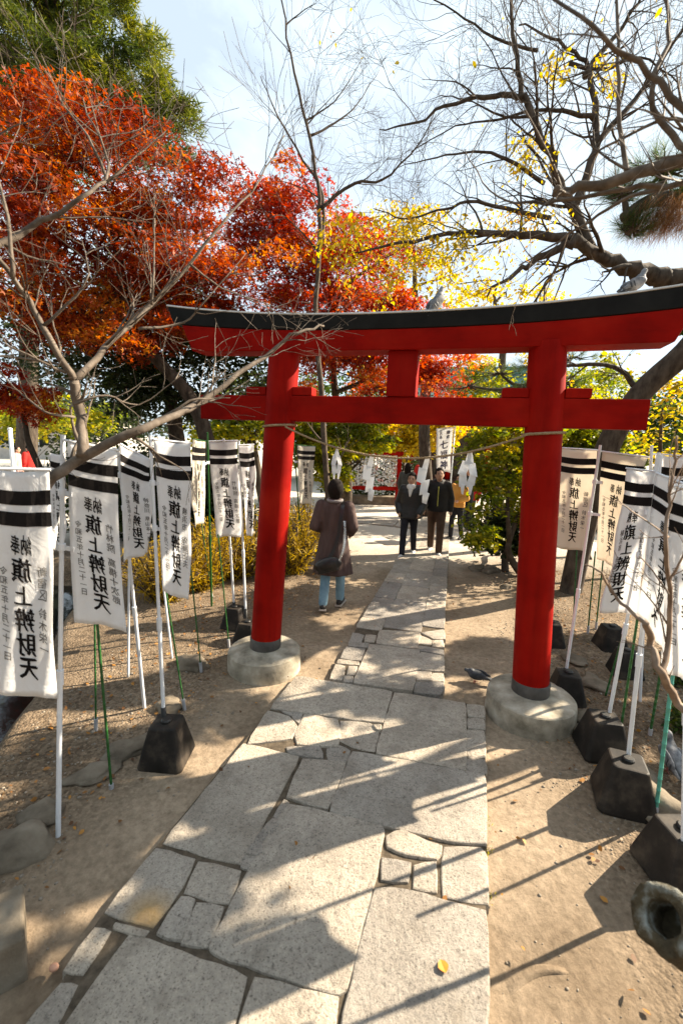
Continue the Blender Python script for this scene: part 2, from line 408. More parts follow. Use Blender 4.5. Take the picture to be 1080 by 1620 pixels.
r1 = ramp(nt, [(0.35, (0.205, 0.155, 0.107)), (0.65, (0.355, 0.282, 0.205))]); nt.links.new(big.outputs['Fac'], r1.inputs['Fac'])
r2 = ramp(nt, [(0.3, (0.62, 0.6, 0.57)), (0.7, (1.22, 1.2, 1.17))]); nt.links.new(fine.outputs['Fac'], r2.inputs['Fac'])
c = mixc(nt, 1.0, r1.outputs['Color'], r2.outputs['Color'], 'MULTIPLY')
r3 = ramp(nt, [(0.0, (0.32, 0.30, 0.28)), (1.0, (0.95, 0.92, 0.89))]); nt.links.new(grit.outputs['Color'], r3.inputs['Fac'])
# gravelly away from the trodden corridor
sx = nt.nodes.new('ShaderNodeSeparateXYZ'); nt.links.new(vec, sx.inputs[0])
def lin(nt, sock, a, b):
    k = nt.nodes.new('ShaderNodeMapRange'); k.inputs[1].default_value = a; k.inputs[2].default_value = b; nt.links.new(sock, k.inputs[0]); return k.outputs[0]
def mth(nt, op, a, b=None):
    k = nt.nodes.new('ShaderNodeMath'); k.operation = op
    for s, v in zip(k.inputs, (a, b)):
        if v is None: continue
        if isinstance(v, bpy.types.NodeSocket): nt.links.new(v, s)
        else: s.default_value = v
    return k.outputs[0]
uu = mth(nt, 'ADD', mth(nt, 'MULTIPLY', sx.outputs[0], float(TX[0])), mth(nt, 'MULTIPLY', sx.outputs[1], float(TX[1])))
uu = mth(nt, 'SUBTRACT', uu, float(TM @ TX))
au = mth(nt, 'ABSOLUTE', uu)
wob = mth(nt, 'ADD', au, mth(nt, 'MULTIPLY', mth(nt, 'SUBTRACT', big.outputs['Fac'], 0.5), 1.2))
gfac = lin(nt, wob, 1.15, 1.6)
c2 = mixc(nt, 1.0, c, r3.outputs['Color'], 'MULTIPLY')
c3 = mixc(nt, gfac, c, c2)
pl = lin(nt, mth(nt, 'ADD', sx.outputs[1], mth(nt, 'MULTIPLY', big.outputs['Fac'], 2.0)), 8.0, 10.5)
pgrav = ramp(nt, [(0.3, (0.44, 0.39, 0.325)), (0.7, (0.58, 0.53, 0.455))]); nt.links.new(fine.outputs['Fac'], pgrav.inputs['Fac'])
c4 = mixc(nt, pl, c3, pgrav.outputs['Color'])
nt.links.new(c4, b.inputs['Base Color']); b.inputs['Roughness'].default_value = 0.95; b.inputs['Specular IOR Level'].default_value = 0.12
hh = mth(nt, 'ADD', mth(nt, 'MULTIPLY', fine.outputs['Fac'], 0.5), mth(nt, 'MULTIPLY', mth(nt, 'MULTIPLY', grit.outputs['Distance'], -0.5), gfac))
bump(nt, b, hh, 0.75, 0.022)
M['earth'] = m
ground = obj('ground', me, M['earth'], smooth=True, kind='structure')

m, nt, b = newmat('pond_water')
b.inputs['Base Color'].default_value = (0.006, 0.008, 0.006, 1); b.inputs['Roughness'].default_value = 0.06
n = nz(nt, 5, 3); bump(nt, b, n.outputs['Fac'], 0.08, 0.02); M['water'] = m
mb = MB(); mb.add([(-8.6, 1.3, -.27), (-1.9, 1.3, -.27), (-1.9, 7.2, -.27), (-8.6, 7.2, -.27)], [(0, 1, 2, 3)])
obj('pond_water', mb, M['water'], kind='structure')

# ---- granite
def stonemat(name, stain=False):
    m, nt, b = newmat(name)
    t = nt.nodes.new('ShaderNodeTexCoord'); vec = t.outputs['Object']
    a = nz(nt, 2.2, 4, vec=vec); f = nz(nt, 42, 6, 0.75, vec=vec); s = nz(nt, 120, 2, 0.5, vec=vec)
    r = ramp(nt, [(0.3, (0.28, 0.25, 0.215)), (0.7, (0.44, 0.40, 0.35))]); nt.links.new(a.outputs['Fac'], r.inputs['Fac'])
    r2 = ramp(nt, [(0.30, (0.42, 0.40, 0.38)), (0.44, (0.95, 0.95, 0.95)), (0.68, (1.25, 1.24, 1.22))]); nt.links.new(f.outputs['Fac'], r2.inputs['Fac'])
    c = mixc(nt, 1.0, r.outputs['Color'], r2.outputs['Color'], 'MULTIPLY')
    r4 = ramp(nt, [(0.33, (0.35, 0.33, 0.31)), (0.40, (1, 1, 1)), (0.62, (1, 1, 1)), (0.7, (1.35, 1.33, 1.3))]); nt.links.new(s.outputs['Fac'], r4.inputs['Fac'])
    c = mixc(nt, 0.8, c, r4.outputs['Color'], 'MULTIPLY')
    oi = nt.nodes.new('ShaderNodeObjectInfo'); rv = ramp(nt, [(0, (0.72, 0.72, 0.73)), (0.5, (1, 0.97, 0.93)), (1, (1.18, 1.12, 1.03))]); nt.links.new(oi.outputs['Random'], rv.inputs['Fac'])
    c = mixc(nt, 1.0, c, rv.outputs['Color'], 'MULTIPLY')
    if stain:
        d = nt.nodes.new('ShaderNodeVectorMath'); d.operation = 'DISTANCE'; nt.links.new(vec, d.inputs[0]); d.inputs[1].default_value = tuple(gp(236, 1446, .03))
        sf = lin(nt, mth(nt, 'ADD', d.outputs['Value'], mth(nt, 'MULTIPLY', a.outputs['Fac'], 0.12)), 0.20, 0.11)
        c = mixc(nt, mth(nt, 'MULTIPLY', sf, 0.75), c, (0.46, 0.27, 0.07))
    # dirt worn into the surface
    dn = nz(nt, 5.5, 5, 0.65, vec=vec); rd = ramp(nt, [(0.5, (0, 0, 0)), (0.72, (0.6, 0.6, 0.6))]); nt.links.new(dn.outputs['Fac'], rd.inputs['Fac'])
    c = mixc(nt, rd.outputs['Color'], c, (0.20, 0.165, 0.125))
    nt.links.new(c, b.inputs['Base Color']); b.inputs['Roughness'].default_value = 0.82; b.inputs['Specular IOR Level'].default_value = 0.3
    h = mth(nt, 'ADD', f.outputs['Fac'], mth(nt, 'MULTIPLY', a.outputs['Fac'], 0.8)); bump(nt, b, h, 0.85, 0.018)
    return m
M['granite'] = stonemat('granite_paving'); M['granite_stain'] = stonemat('stained_granite_paving', True)
M['joint'] = pmat('joint_earth', (0.055, 0.043, 0.031), (0.14, 0.11, 0.078), 30, 0.95, 0.6, 0.01, 0.1)

def C5(*p): return [(360 + x * .4074, 1040 + y * .4074) for x, y in p]
def C4(*p): return [(60 + x * .3889, 1040 + y * .3889) for x, y in p]
def C6(*p): return [(460 + x * .2778, 840 + y * .2778) for x, y in p]
STONES = [
    C5((268, 72), (638, 132), (600, 252), (168, 194)), C5((648, 134), (922, 178), (922, 436), (576, 368)),
    C5((932, 180), (996, 188), (996, 232), (932, 226)), C5((932, 234), (996, 240), (996, 276), (932, 270)), C5((932, 279), (996, 284), (998, 388), (930, 384)), C5((930, 392), (1000, 396), (1001, 450), (926, 440)),
    C5((160, 204), (240, 230), (266, 266), (248, 312), (76, 332)), C5((206, 204), (294, 214), (274, 258), (248, 226)), C5((300, 218), (428, 240), (436, 290), (426, 344), (268, 334), (264, 292), (284, 256)),
    C5((440, 245), (556, 256), (588, 280), (566, 366), (484, 348), (436, 322)), C5((566, 258), (598, 261), (590, 284), (572, 270)), C5((232, 344), (360, 346), (366, 390), (240, 368)), C5((386, 352), (438, 340), (476, 362), (458, 406), (390, 396)),
    [(387, 1175), (473, 1197), (381, 1367), (258, 1333)], [(480, 1199), (548, 1206), (517, 1279), (453, 1259)], [(558, 1188), (734, 1220), (767, 1225), (768, 1334), (698, 1326), (522, 1281)],
    C5((222, 548), (238, 562), (198, 626), (176, 616)), C5((178, 622), (204, 634), (168, 684), (130, 668)), C5((128, 676), (160, 686), (140, 730), (100, 716)), C5((98, 722), (136, 734), (118, 768), (72, 756)), C5((70, 764), (112, 774), (78, 822), (52, 808)),
    [(458, 1271), (604, 1303), (606, 1322), (589, 1402), (573, 1462), (547, 1564), (527, 1570), (340, 1506), (331, 1494), (352, 1455), (431, 1310)],
    [(612, 1321), (637, 1313), (699, 1339), (689, 1357), (641, 1349), (612, 1338)], [(604, 1355), (650, 1366), (645, 1395), (602, 1389)], [(656, 1368), (691, 1363), (688, 1412), (652, 1403)],
    [(703, 1339), (761, 1341), (769, 1354), (769, 1430), (718, 1422), (699, 1416)], [(593, 1403), (641, 1407), (698, 1424), (769, 1441), (769, 1660), (532, 1660), (558, 1550)],
    'S', [(316, 1362), (382, 1378), (360, 1430), (291, 1411)], [(288, 1416), (308, 1422), (284, 1486), (249, 1472)], [(313, 1426), (355, 1434), (328, 1498), (288, 1487)],
    [(206, 1477), (346, 1527), (392, 1546), (356, 1660), (75, 1660)], [(152, 1465), (176, 1473), (130, 1541), (101, 1533)], [(99, 1554), (124, 1557), (68, 1660), (10, 1660)],
    [(403, 1543), (480, 1564), (536, 1580), (521, 1660), (368, 1660)], [(184, 1458), (236, 1474), (222, 1478), (180, 1466)],
    C6((222, 838), (290, 850), (308, 768), (258, 756)), C6((296, 854), (344, 860), (354, 828), (308, 822)), C6((318, 814), (360, 818), (380, 772), (332, 766)), C6((262, 750), (384, 764), (390, 746), (272, 728)),
    C6((280, 721), (396, 738), (424, 670), (320, 656)), C6((326, 650), (384, 658), (416, 592), (356, 576)), C6((392, 634), (446, 640), (436, 662), (388, 656)), C6((418, 628), (470, 632), (486, 592), (428, 588)),
    C6((452, 642), (732, 677), (722, 765), (690, 906), (356, 860)), C6((506, 562), (736, 575), (718, 668), (486, 638)),
    C6((744, 576), (872, 560), (872, 612), (812, 612)), C6((732, 590), (802, 622), (794, 648), (726, 638)), C6((810, 620), (868, 620), (868, 662), (804, 652)), C6((726, 650), (868, 678), (868, 704), (724, 676)), C6((742, 686), (868, 712), (868, 796), (724, 788)),
    C6((720, 796), (800, 802), (798, 848), (714, 848)), C6((806, 806), (868, 810), (868, 856), (804, 850)), C6((712, 856), (870, 862), (864, 902), (842, 930), (698, 914)),
]
rngS = random.Random(5)
def stone_mesh(poly, ztop, jag=0.006, thick=0.07):
    """rough slab: wavy outline, a rounded arris and a slightly uneven top"""
    P = [V((p[0], p[1])) for p in poly]
    ar = sum(P[i][0] * P[(i + 1) % len(P)][1] - P[(i + 1) % len(P)][0] * P[i][1] for i in range(len(P)))
    if ar < 0: P = P[::-1]
    out = []
    for i in range(len(P)):
        a, b2 = P[i], P[(i + 1) % len(P)]; ln = np.linalg.norm(b2 - a); k = max(2, int(ln / 0.07)); nn = V((b2[1] - a[1], -(b2[0] - a[0]))) / (ln + 1e-9)
        for j in range(k):
            t = j / k; q = a + (b2 - a) * t
            q = q + nn * (mnoise.noise(Vector((q[0] * 9, q[1] * 9, 3.1))) * jag * 1.6 + rngS.uniform(-1, 1) * jag * .35 + 0.0105 - (0.003 if j == 0 else 0))
            out.append(q)
    c = sum(out) / len(out); n = len(out)
    def ring(ins, z):
        r = []
        for i in range(n):
            d = out[i] - c; l = np.linalg.norm(d); q = c + d * max(0.2, (l - ins) / l)
            r.append((q[0], q[1], z + (mnoise.noise(Vector((q[0] * 5, q[1] * 5, 0))) * 0.004 if z > 0 else 0)))
        return r
    mb = MB(); rr = [ring(-.004, ztop - thick), ring(0, ztop - .011), ring(.003, ztop - .003), ring(.009, ztop)]
    vs = [p for r in rr for p in r]; fs = []
    for i in range(3):
        for k in range(n): fs.append((i * n + k, i * n + (k + 1) % n, (i + 1) * n + (k + 1) % n, (i + 1) * n + k))
    inner = [(c[0] + (q[0] - c[0]) * .55, c[1] + (q[1] - c[1]) * .55) for q in rr[3]]
    vs += [(q[0], q[1], ztop + mnoise.noise(Vector((q[0] * 4, q[1] * 4, 7))) * .007 - .001) for q in inner] + [(c[0], c[1], ztop + mnoise.noise(Vector((c[0] * 4, c[1] * 4, 7))) * .006)]
    for k in range(n): fs.append((3 * n + k, 3 * n + (k + 1) % n, 4 * n + (k + 1) % n, 4 * n + k)); fs.append((4 * n + k, 4 * n + (k + 1) % n, 5 * n))
    mb.add(vs, fs); return mb
path = thing('stone_path', 'granite flagstone path leading under the gate', 'path', TM)
del path['label'], path['category']; path['kind'] = 'structure'
def lay(poly, mat, ztop):
    o = obj('paving_stone', stone_mesh(poly, ztop), mat, path, True); o.data.set_sharp_from_angle(angle=math.radians(28)); return o
for s in STONES:
    mat = M['granite']
    if s == 'S': s = C4((485, 772), (638, 822), (588, 930), (465, 1098), (272, 1034)); mat = M['granite_stain']
    z = 0.03 + rngS.uniform(-.006, .006)
    lay([gp(x, y, z)[:2] for x, y in s], mat, z)
# regular slabs farther along, three columns in path coordinates
def edge_u(px, py): P = gp(px, py); return pathuv(P[0], P[1])
uL0, v0 = edge_u(562, 995); uR0, _ = edge_u(703, 995)
for ca, cb in ((-0.86 + .02, -0.42), (-0.40, 0.10), (0.12, 0.44)):
    pass
uL1, v1 = edge_u(640, 868); uR1, _ = edge_u(710, 868)
def colu(fr, v):
    k = (v - v0) / (v1 - v0); a = uL0 + (uL1 - uL0) * min(k, 1.4); b2 = uR0 + (uR1 - uR0) * min(k, 1.4); return a + (b2 - a) * fr
for f0, f1 in ((0.0, 0.30), (0.30, 0.74), (0.74, 1.0)):
    v = v0
    if f0 == 0.30: v += 0.12
    if f0 == 0.74: v += 0.30
    while v < 10.5:
        ln = rngS.uniform(.45, 1.0) if f0 == 0.30 else rngS.uniform(.3, .75); e = v + ln
        q = [T(colu(f0, v) + .008, v + .008, 0), T(colu(f1, v) - .008, v + .008, 0), T(colu(f1, e) - .008, e - .008, 0), T(colu(f0, e) + .008, e - .008, 0)]
        lay([p[:2] for p in q], M['granite'], 0.03 + rngS.uniform(-.005, .005)); v = e
# paving that crosses to the left in the sunlit yard
v = v1 + 2.3
for k in range(9):
    u2 = -0.45 - k * .62
    for dv in (0, .5):
        q = [T(u2 - .6, v + dv, 0), T(u2 - .02, v + dv, 0), T(u2 - .02, v + dv + .48, 0), T(u2 - .6, v + dv + .48, 0)]
        lay([p[:2] for p in q], M['granite'], 0.03 + rngS.uniform(-.005, .005))
mb = MB()
bedpx = [(470, 1072), (622, 1095), (738, 1113), (766, 1118), (768, 1230), (768, 1440), (768, 1700), (-10, 1700), (97, 1555), (148, 1468), (160, 1450), (245, 1342), (256, 1330)]
P = [gp(x, y, .019) for x, y in bedpx]; mb.add(P, [tuple(range(len(P)))[::-1]])
P = [T(colu(.02, v0) - .05, -.25, .008), T(colu(.99, v0) , -.25, .008)] if False else [gp(524, 1073, .008), gp(702, 1100, .008)]
P = [gp(524, 1074, .017), gp(700, 1100, .017), T(colu(.985, v0), v0, .017), T(colu(.985, v1), v1, .017), T(colu(.985, 10.3), 10.3, .017), T(colu(.015, 10.3), 10.3, .017), T(colu(.015, v1), v1, .017), T(colu(.015, v0), v0, .017)]
mb.add(P, [tuple(range(len(P)))])
obj('path_bed', mb, M['joint'], path)

# ---- torii gate
torii = thing('torii_gate', 'vermilion torii gate with black roof beam spanning the path', 'torii gate', TM)
UB, UT, ZT = 1.163, 1.012, 2.83
rT = random.Random(3)
for s in (-1, 1):
    mb = MB(); rr = []
    for i in range(25):
        z = .285 + (ZT + .03 - .285) * i / 24; u = s * (UB + (UT - UB) * z / ZT); r = .137 - .009 * i / 24
        rr.append([T(u + r * math.cos(a * math.pi / 16), r * math.sin(a * math.pi / 16), z) for a in range(32)])
    mb.loft(rr); p = obj('pillar', mb, M['red'], torii, True); p.data.set_sharp_from_angle(angle=math.radians(50))
    mb = MB(); mb.lathe(T(s * (UB - .010), 0, .185), [(.143, 0), (.143, .105), (.139, .11)], 32, (TX, TY, TZ)); o = obj('collar', mb, M['steel'], p); o.data.shade_smooth(); o.data.set_sharp_from_angle(angle=math.radians(40))
    prof = [(.342, -.06), (.340, .05), (.336, .13), (.330, .158), (.320, .166), (.24, .184), (.16, .196), (.02, .2)]
    mb = MB(); seg = 48; rr = []
    for r, z in prof:
        ring = []
        for k in range(seg):
            a = 2 * math.pi * k / seg; q = T(s * UB + r * math.cos(a), r * math.sin(a), z)
            q = q + (q - T(s * UB, 0, z)) * mnoise.noise(Vector((q[0] * 6, q[1] * 6, q[2] * 6))) * .014; ring.append(q)
        rr.append(ring)
    mb.loft(rr); obj('footing_stone', mb, M['concrete'], torii, True).data.set_sharp_from_angle(angle=math.radians(25))
    for w0, w1 in ((s * (UT + .02) - .30, s * (UT + .02) - .12), (s * (UT + .02) + .12, s * (UT + .02) + .29)):
        mb = MB(); mb.box(T((w0 + w1) / 2, 0, 2.474 + .034), abs(w1 - w0) / 2, .06, .034, (TX, TY, TZ)); o = obj('wedge', mb, M['red'], torii); bevel(o, .006)
mb = MB(); mb.box(T(-.045, 0, 2.368), 1.73, .062, .103, (TX, TY, TZ)); nk = bevel(obj('tie_beam', mb, M['red_beam'], torii), .008)
mb = MB(); mb.box(T(-.012, 0, 2.642), .114, .075, .17, (TX, TY, TZ)); bevel(obj('centre_strut', mb, M['red'], torii), .006)
def arc(u): return (abs(u) / 1.9) ** 2.3
def beam(name, uend, cut, z0, z1, k0, k1, hy0, hy1, mat, top=False):
    mb = MB(); rr = []
    for i in range(41):
        f = -1 + 2 * i / 40
        ring = []
        for (hy, z, kk, du) in ((-hy0, z0, k0, -cut), (hy0, z0, k0, -cut), (hy1, z1, k1, 0), (-hy1, z1, k1, 0)):
            u = f * (uend + du); ring.append(T(u - .03, hy, z + kk * arc(u)))
        rr.append(ring)
    mb.loft(rr); o = obj(name, mb, mat, torii); bevel(o, .006, 2, 50); return o
beam('lintel', 1.875, .09, 2.812, 2.958, .02, .085, .11, .125, M['red_beam'])
rf = beam('roof_beam', 2.0, .05, 2.960, 3.062, .085, .112, .13, .142, M['black_roof'])
beam('roof_edge', 2.008, .0, 3.064, 3.08, .112, .112, .149, .142, M['flashing'])
# ---- straw rope with paper streamers
def rope_pt(t):
    u = -.93 + 1.86 * t; z = 2.215 - .215 * (1 - (2 * t - 1) ** 2); return T(u, -.155 + .04 * math.sin(3 * t), z)
rope = thing('straw_rope', 'thin straw rope tied round both gate pillars and sagging between them', 'rope', T(0, -.15, 2.0))
mb = MB()
for ph in (0, 2.09, 4.19):
    pts = []
    for i in range(241):
        t = i / 240; p = rope_pt(t); a = t * 150 + ph; pts.append(p + TY * .0045 * math.cos(a) + TZ * .0045 * math.sin(a))
    mb.tube(pts, .0048, 5)
obj('strand', mb, M['rope'], rope, True)
for s in (-1, 1):
    mb = MB(); uc = s * (UB + (UT - UB) * 2.23 / ZT)
    for ph in (0, 2.09, 4.19):
        pts = []
        for i in range(81):
            a = 2 * math.pi * i / 80; b2 = a * 18 + ph; r = .140 + .0055 * math.cos(b2)
            pts.append(T(uc + r * math.cos(a), r * math.sin(a), 2.222 + .0055 * math.sin(b2) + .012 * math.cos(a)))
        mb.tube(pts, .006, 5, cap=False)
    obj('pillar_loop', mb, M['rope'], rope, True)
def shide(px, length, label, split=False, tw=0.0, sc=1.0):
    best = min(np.linspace(0.02, .98, 200), key=lambda t: abs(540 + FPX * ((rope_pt(t) - CP) @ CR) / ((rope_pt(t) - CP) @ CF) - px))
    p0 = rope_pt(best) - TZ * .004
    X = nrm(TX * math.cos(tw) + TY * math.sin(tw)); Y = cross(TZ, X)
    th = thing('paper_streamer', label, 'paper streamer', p0, 'zigzag paper streamers on the rope')
    for sgn in ((-1, 1) if split else (1,)):
        h = length / 4; mb = MB()
        for k in range(4):
            if split:
                xa, xb = ((.0, .008), (.012, .036), (.032, .020), (.024, .022))[k]; wa, wb = ((.02, .04), (.05, .045), (.04, .05), (.03, .012))[k]
            else:
                xa, xb = ((.018, -.004), (-.012, -.022), (.014, .004), (.028, .016))[k]; wa, wb = ((.034, .05), (.066, .062), (.064, .06), (.052, .036))[k]
            za, zb = .012 - h * k, .012 - h * (k + 1) - h * (.22 if k < 3 else 0); vs = []; nn = 6
            for j in range(nn):
                f = j / (nn - 1); q = p0 + (X * sgn * (xa + (xb - xa) * f) + TZ * (za + (zb - za) * f) / sc + Y * (.008 * math.sin(f * 3 + k * 1.3) + (-1) ** k * .003)) * sc; ww = (wa + (wb - wa) * f) * sc
                for e in (-.5, .5):
                    for t2 in (-.0006, .0006): vs.append(q + X * ww * e + Y * (t2 + .006 * e * math.sin(k + 1.0)) + TZ * e * ww * .3 * (-1) ** k)
            fs = []
            for j in range(nn - 1):
                o4 = j * 4; fs += [(o4, o4 + 2, o4 + 6, o4 + 4), (o4 + 1, o4 + 5, o4 + 7, o4 + 3), (o4, o4 + 4, o4 + 5, o4 + 1), (o4 + 2, o4 + 3, o4 + 7, o4 + 6)]
            l4 = (nn - 1) * 4; fs += [(0, 1, 3, 2), (l4, l4 + 2, l4 + 3, l4 + 1)]
            mb.add(vs, fs)
        obj('folded_strip', mb, M['paper'], th)
shide(533, .26, 'small paper streamer hanging in front of the coated walker', True, .5, .8)
shide(585, .37, 'zigzag white paper streamer in front of the red fortune rack', False, 0.1)
shide(673, .36, 'zigzag white paper streamer hanging in front of the two black jacketed walkers', False, -.1)
shide(743, .33, 'white paper streamer spread open like a bird near the right pillar', True, -.2, 1.25)
# ================================================================== banners
GLY = {}
def glyph(ch):
    if ch in GLY: return GLY[ch]
    cu = bpy.data.curves.new('g', 'FONT'); cu.body = ch; cu.size = 1.0; cu.offset = 0.0; cu.resolution_u = 2; cu.fill_mode = 'FRONT'
    o = bpy.data.objects.new('g', cu); COL.objects.link(o)
    dg = bpy.context.evaluated_depsgraph_get(); me = bpy.data.meshes.new_from_object(o.evaluated_get(dg))
    bm = bmesh.new(); bm.from_mesh(me); bmesh.ops.triangulate(bm, faces=bm.faces[:])
    for _ in range(1):
        es = [e for e in bm.edges if e.calc_length() > .3]
        if es: bmesh.ops.subdivide_edges(bm, edges=es, cuts=1); bmesh.ops.triangulate(bm, faces=bm.faces[:])
    v = np.array([p.co[:2] for p in bm.verts]) if bm.verts else np.zeros((0, 2)); f = [tuple(q.index for q in fc.verts) for fc in bm.faces]
    bm.free(); bpy.data.objects.remove(o); bpy.data.meshes.remove(me); bpy.data.curves.remove(cu)
    if len(v):
        c = (v.max(0) + v.min(0)) / 2; ext = max(v.max(0) - v.min(0)); v = v - c
        v = v / max(ext, .55)
        # brush feel: rising strokes and wavering edges
        w = np.array([[mnoise.noise(Vector((p[0] * 7 + 5, p[1] * 7, ord(ch) % 97))), mnoise.noise(Vector((p[0] * 7, p[1] * 7 + 9, ord(ch) % 89)))] for p in v])
        v = v + w * .035; v[:, 1] += v[:, 0] * .12
    GLY[ch] = (v, f); return GLY[ch]
class Cloth:
    def __init__(s, c4, amp, ph, kx=1.4, ky=1.1, curl=0.0, pole='L'):
        s.c = [V(p) for p in c4]; s.amp = amp; s.ph = ph; s.kx = kx; s.ky = ky; s.curl = curl; s.pole = pole
        n = nrm(cross(s.c[1] - s.c[0], s.c[3] - s.c[0])); s.n = n if n @ (CP - s.c[0]) > 0 else -n
    def base(s, a, t):
        c = s.c; a = np.asarray(a, float)[..., None]; t = np.asarray(t, float)[..., None]
        p = (c[0] * (1 - a) + c[1] * a) * (1 - t) + (c[3] * (1 - a) + c[2] * a) * t
        d = a if s.pole == 'L' else 1 - a
        p = p + (c[1] - c[0]) * (.07 * t * np.sin(4.2 * t + 2.6 * s.ph) * (.35 + .65 * d)) + (c[3] - c[0]) * (.022 * d * t * np.sin(5 * a + s.ph * 1.7) + .012 * np.sin(math.pi * a) * (1 - t))
        w = s.amp * (.25 + .75 * t) * (.15 + .85 * d) * np.sin(2 * math.pi * (s.kx * a + s.ky * t) + s.ph) + .35 * s.amp * np.sin(2 * math.pi * (2.3 * t + .6 * a) + 2 * s.ph) * d
        w = w + s.curl * d ** 2 * t ** 2 + .006 * d * np.abs(np.sin(2.2 * math.pi * (a * 1.3 + t * (.7 + .3 * math.sin(s.ph))) + s.ph * 3)) + .004 * np.sin(17 * a + 9 * t + s.ph * 5) * t
        return p + s.n * w
    def __call__(s, a, t, off=0.0):
        p = s.base(a, t)
        if off:
            e = .01; a = np.asarray(a, float); t = np.asarray(t, float)
            n = cross(s.base(a + e, t) - p, s.base(a, t + e) - p); n = n / (np.linalg.norm(n, axis=-1, keepdims=True) + 1e-12)
            n = n * np.where((n @ s.n) < 0, -1.0, 1.0)[..., None]
            p = p + n * off
        return p
    def patch(s, a0, a1, t0, t1, na, nt, offs=(0.0,), dbl=False):
        mb = MB()
        for off in offs:
            vs = [s(a0 + (a1 - a0) * i / na, t0 + (t1 - t0) * j / nt, off) for j in range(nt + 1) for i in range(na + 1)]
            fs = [(j * (na + 1) + i, j * (na + 1) + i + 1, (j + 1) * (na + 1) + i + 1, (j + 1) * (na + 1) + i) for j in range(nt) for i in range(na)]
            mb.add(vs, fs)
        return mb
    def text(s, mb, ch, a, t, size, mirror, asp, off, bold=.034):
        """glyph of height size (fraction of cloth height) centred at (a, t); asp = cloth height / width"""
        v, f = glyph(ch)
        if not len(v): return
        sg = -1 if mirror else 1
        for o, sh in ((off, bold), (off + .0004, -bold), (-off, 0)) if bold else ((off, 0), (-off, 0)):
            A = a + sg * (v[:, 0] + sh) * size * asp * .95; Tt = t - (v[:, 1] + sh * .6) * size
            mb.add(s(A, Tt, o), f)
SMALL = ['竹林院高橋十次郎', '新宿区鈴木栄一', '横浜市佐藤正夫', '神奈川県山本一郎', '小田原市中村和子']
def flag(label, tl, tr, br, bl, Y, pole=None, mirror=True, side='L', amp=.02, ph=0., cream=False, blk=False, curl=0., seed=0, big=None, folded=False, tabs=2, pc='pole_white', toppole=None):
    Yl, Yr, Ybl, Ybr = Y
    c = [at(*tl, Yl), at(*tr, Yr), at(*br, Ybr), at(*bl, Ybl)]
    cl = Cloth(c, amp, ph, curl=curl, pole=side)
    loc = gp(*pole[0]) if pole else V((c[0][0], c[0][1], 0))
    loc[2] = gzz(loc[0], loc[1])
    th = thing('prayer_banner', label, 'banner', loc, 'white votive banners along the path')
    cm = M['cloth_sun_tint'] if cream else M['cloth']
    mb = cl.patch(0, 1, 0, 1, 12, 34); o = obj('cloth', mb, cm, th, True)
    sm = o.modifiers.new('thick', 'SOLIDIFY'); sm.thickness = .0012; sm.offset = 0
    H = np.linalg.norm(c[3] - c[0]); W = np.linalg.norm(c[1] - c[0]); asp = min(H / W, 3.5)
    for t0, t1 in ((.082, .142), (.172, .232)):
        obj('black_band', cl.patch(.0, 1, t0, t1, 12, 3, (.0022, -.0022)), M['ink'], o)
    # lettering
    mbt = MB(); mbs = MB(); ac = .47
    k = .064
    cols = ('奉', '納') if mirror else ('納', '奉')
    for ch, da in zip(cols, (-.092, .092)): cl.text(mbt, ch, ac + da, .312, .084, mirror, asp * .60, .003, .02)
    for i, ch in enumerate('旗上辨財天'):
        cl.text(mbt, ch, ac + (.02 * i if mirror else -.02 * i), .42 + i * .112, 0.105 if ch != '上' else .09, mirror, asp * .88, .003)
    obj('lettering', mbt, M['ink'], o, kind='stuff')
    sL, sR = (.17, .80) if mirror else (.83, .2)
    for i, ch in enumerate('令和五年十月二十一日'): cl.text(mbs, ch, sL + .006 * i, .43 + i * .042, .036, mirror, asp, .003, .012)
    nm = SMALL[seed % len(SMALL)]
    for i, ch in enumerate(nm): cl.text(mbs, ch, sR + .006 * i, .43 + i * .052 + (.03 if i > 2 else 0), .046, mirror, asp, .003, 0.014)
    obj('small_lettering', mbs, M['ink_grey'], o, kind='stuff')
    if pole:
        p0 = gp(*pole[0]); p0[2] = gzz(p0[0], p0[1]) - .02; p1 = at(*pole[1], pole[2] if len(pole) > 2 else p0[1]); d = nrm(p1 - p0)
        Lp = np.linalg.norm(p1 - p0); split = .43
        bot = p0 + d * (.22 if blk else 0)
        mb = MB(); mid = p0 + (p1 - p0) * split
        mb.tube([bot, mid], .0125, 10); mb.tube([mid - d * .03, mid + d * .05], .0165, 10)
        mb.tube([mid, p1], .0105, 10)
        po = obj('pole', mb, M[pc], th, True); po.data.set_sharp_from_angle(angle=math.radians(40))
        if blk:
            mb = MB(); mb.tube([p0 + d * .02, p0 + d * (.26 if blk is True else blk)], .0175, 10); ps = obj('pole_socket', mb, M['pole_black'], th, True)
        # arm along the top hem, loops tying the cloth to the pole
        a_near, a_far = (0.0, 1.0) if side == 'L' else (1.0, 0.0)
        q0, q1 = cl(a_near, 0.0), cl(a_far, 0.0)
        tt = np.clip(((q0 - p0) @ d), 0, Lp); pr = p0 + d * tt
        mb = MB(); mb.tube([pr, q0, q1 + (q1 - q0) * .03], .006, 8); obj('top_arm', mb, M[pc], th)
        for j in range(tabs):
            t = .28 + j * .3
            q = cl(a_near, t); tt = np.clip(((q - p0) @ d), 0, Lp); pr = p0 + d * tt
            mb = MB(); X = nrm(q - pr + 1e-6); mb.tube([pr - d * .016, pr + d * .016], .0175, 12)
            mb.box((pr + cl(abs(a_near - .09), t)) / 2, np.linalg.norm(cl(abs(a_near - .09), t) - pr) / 2, .002, .011, (X, nrm(cross(TZ, X)), nrm(d)))
            obj('tie_loop', mb, M['pole_white'], th)
    return th, cl
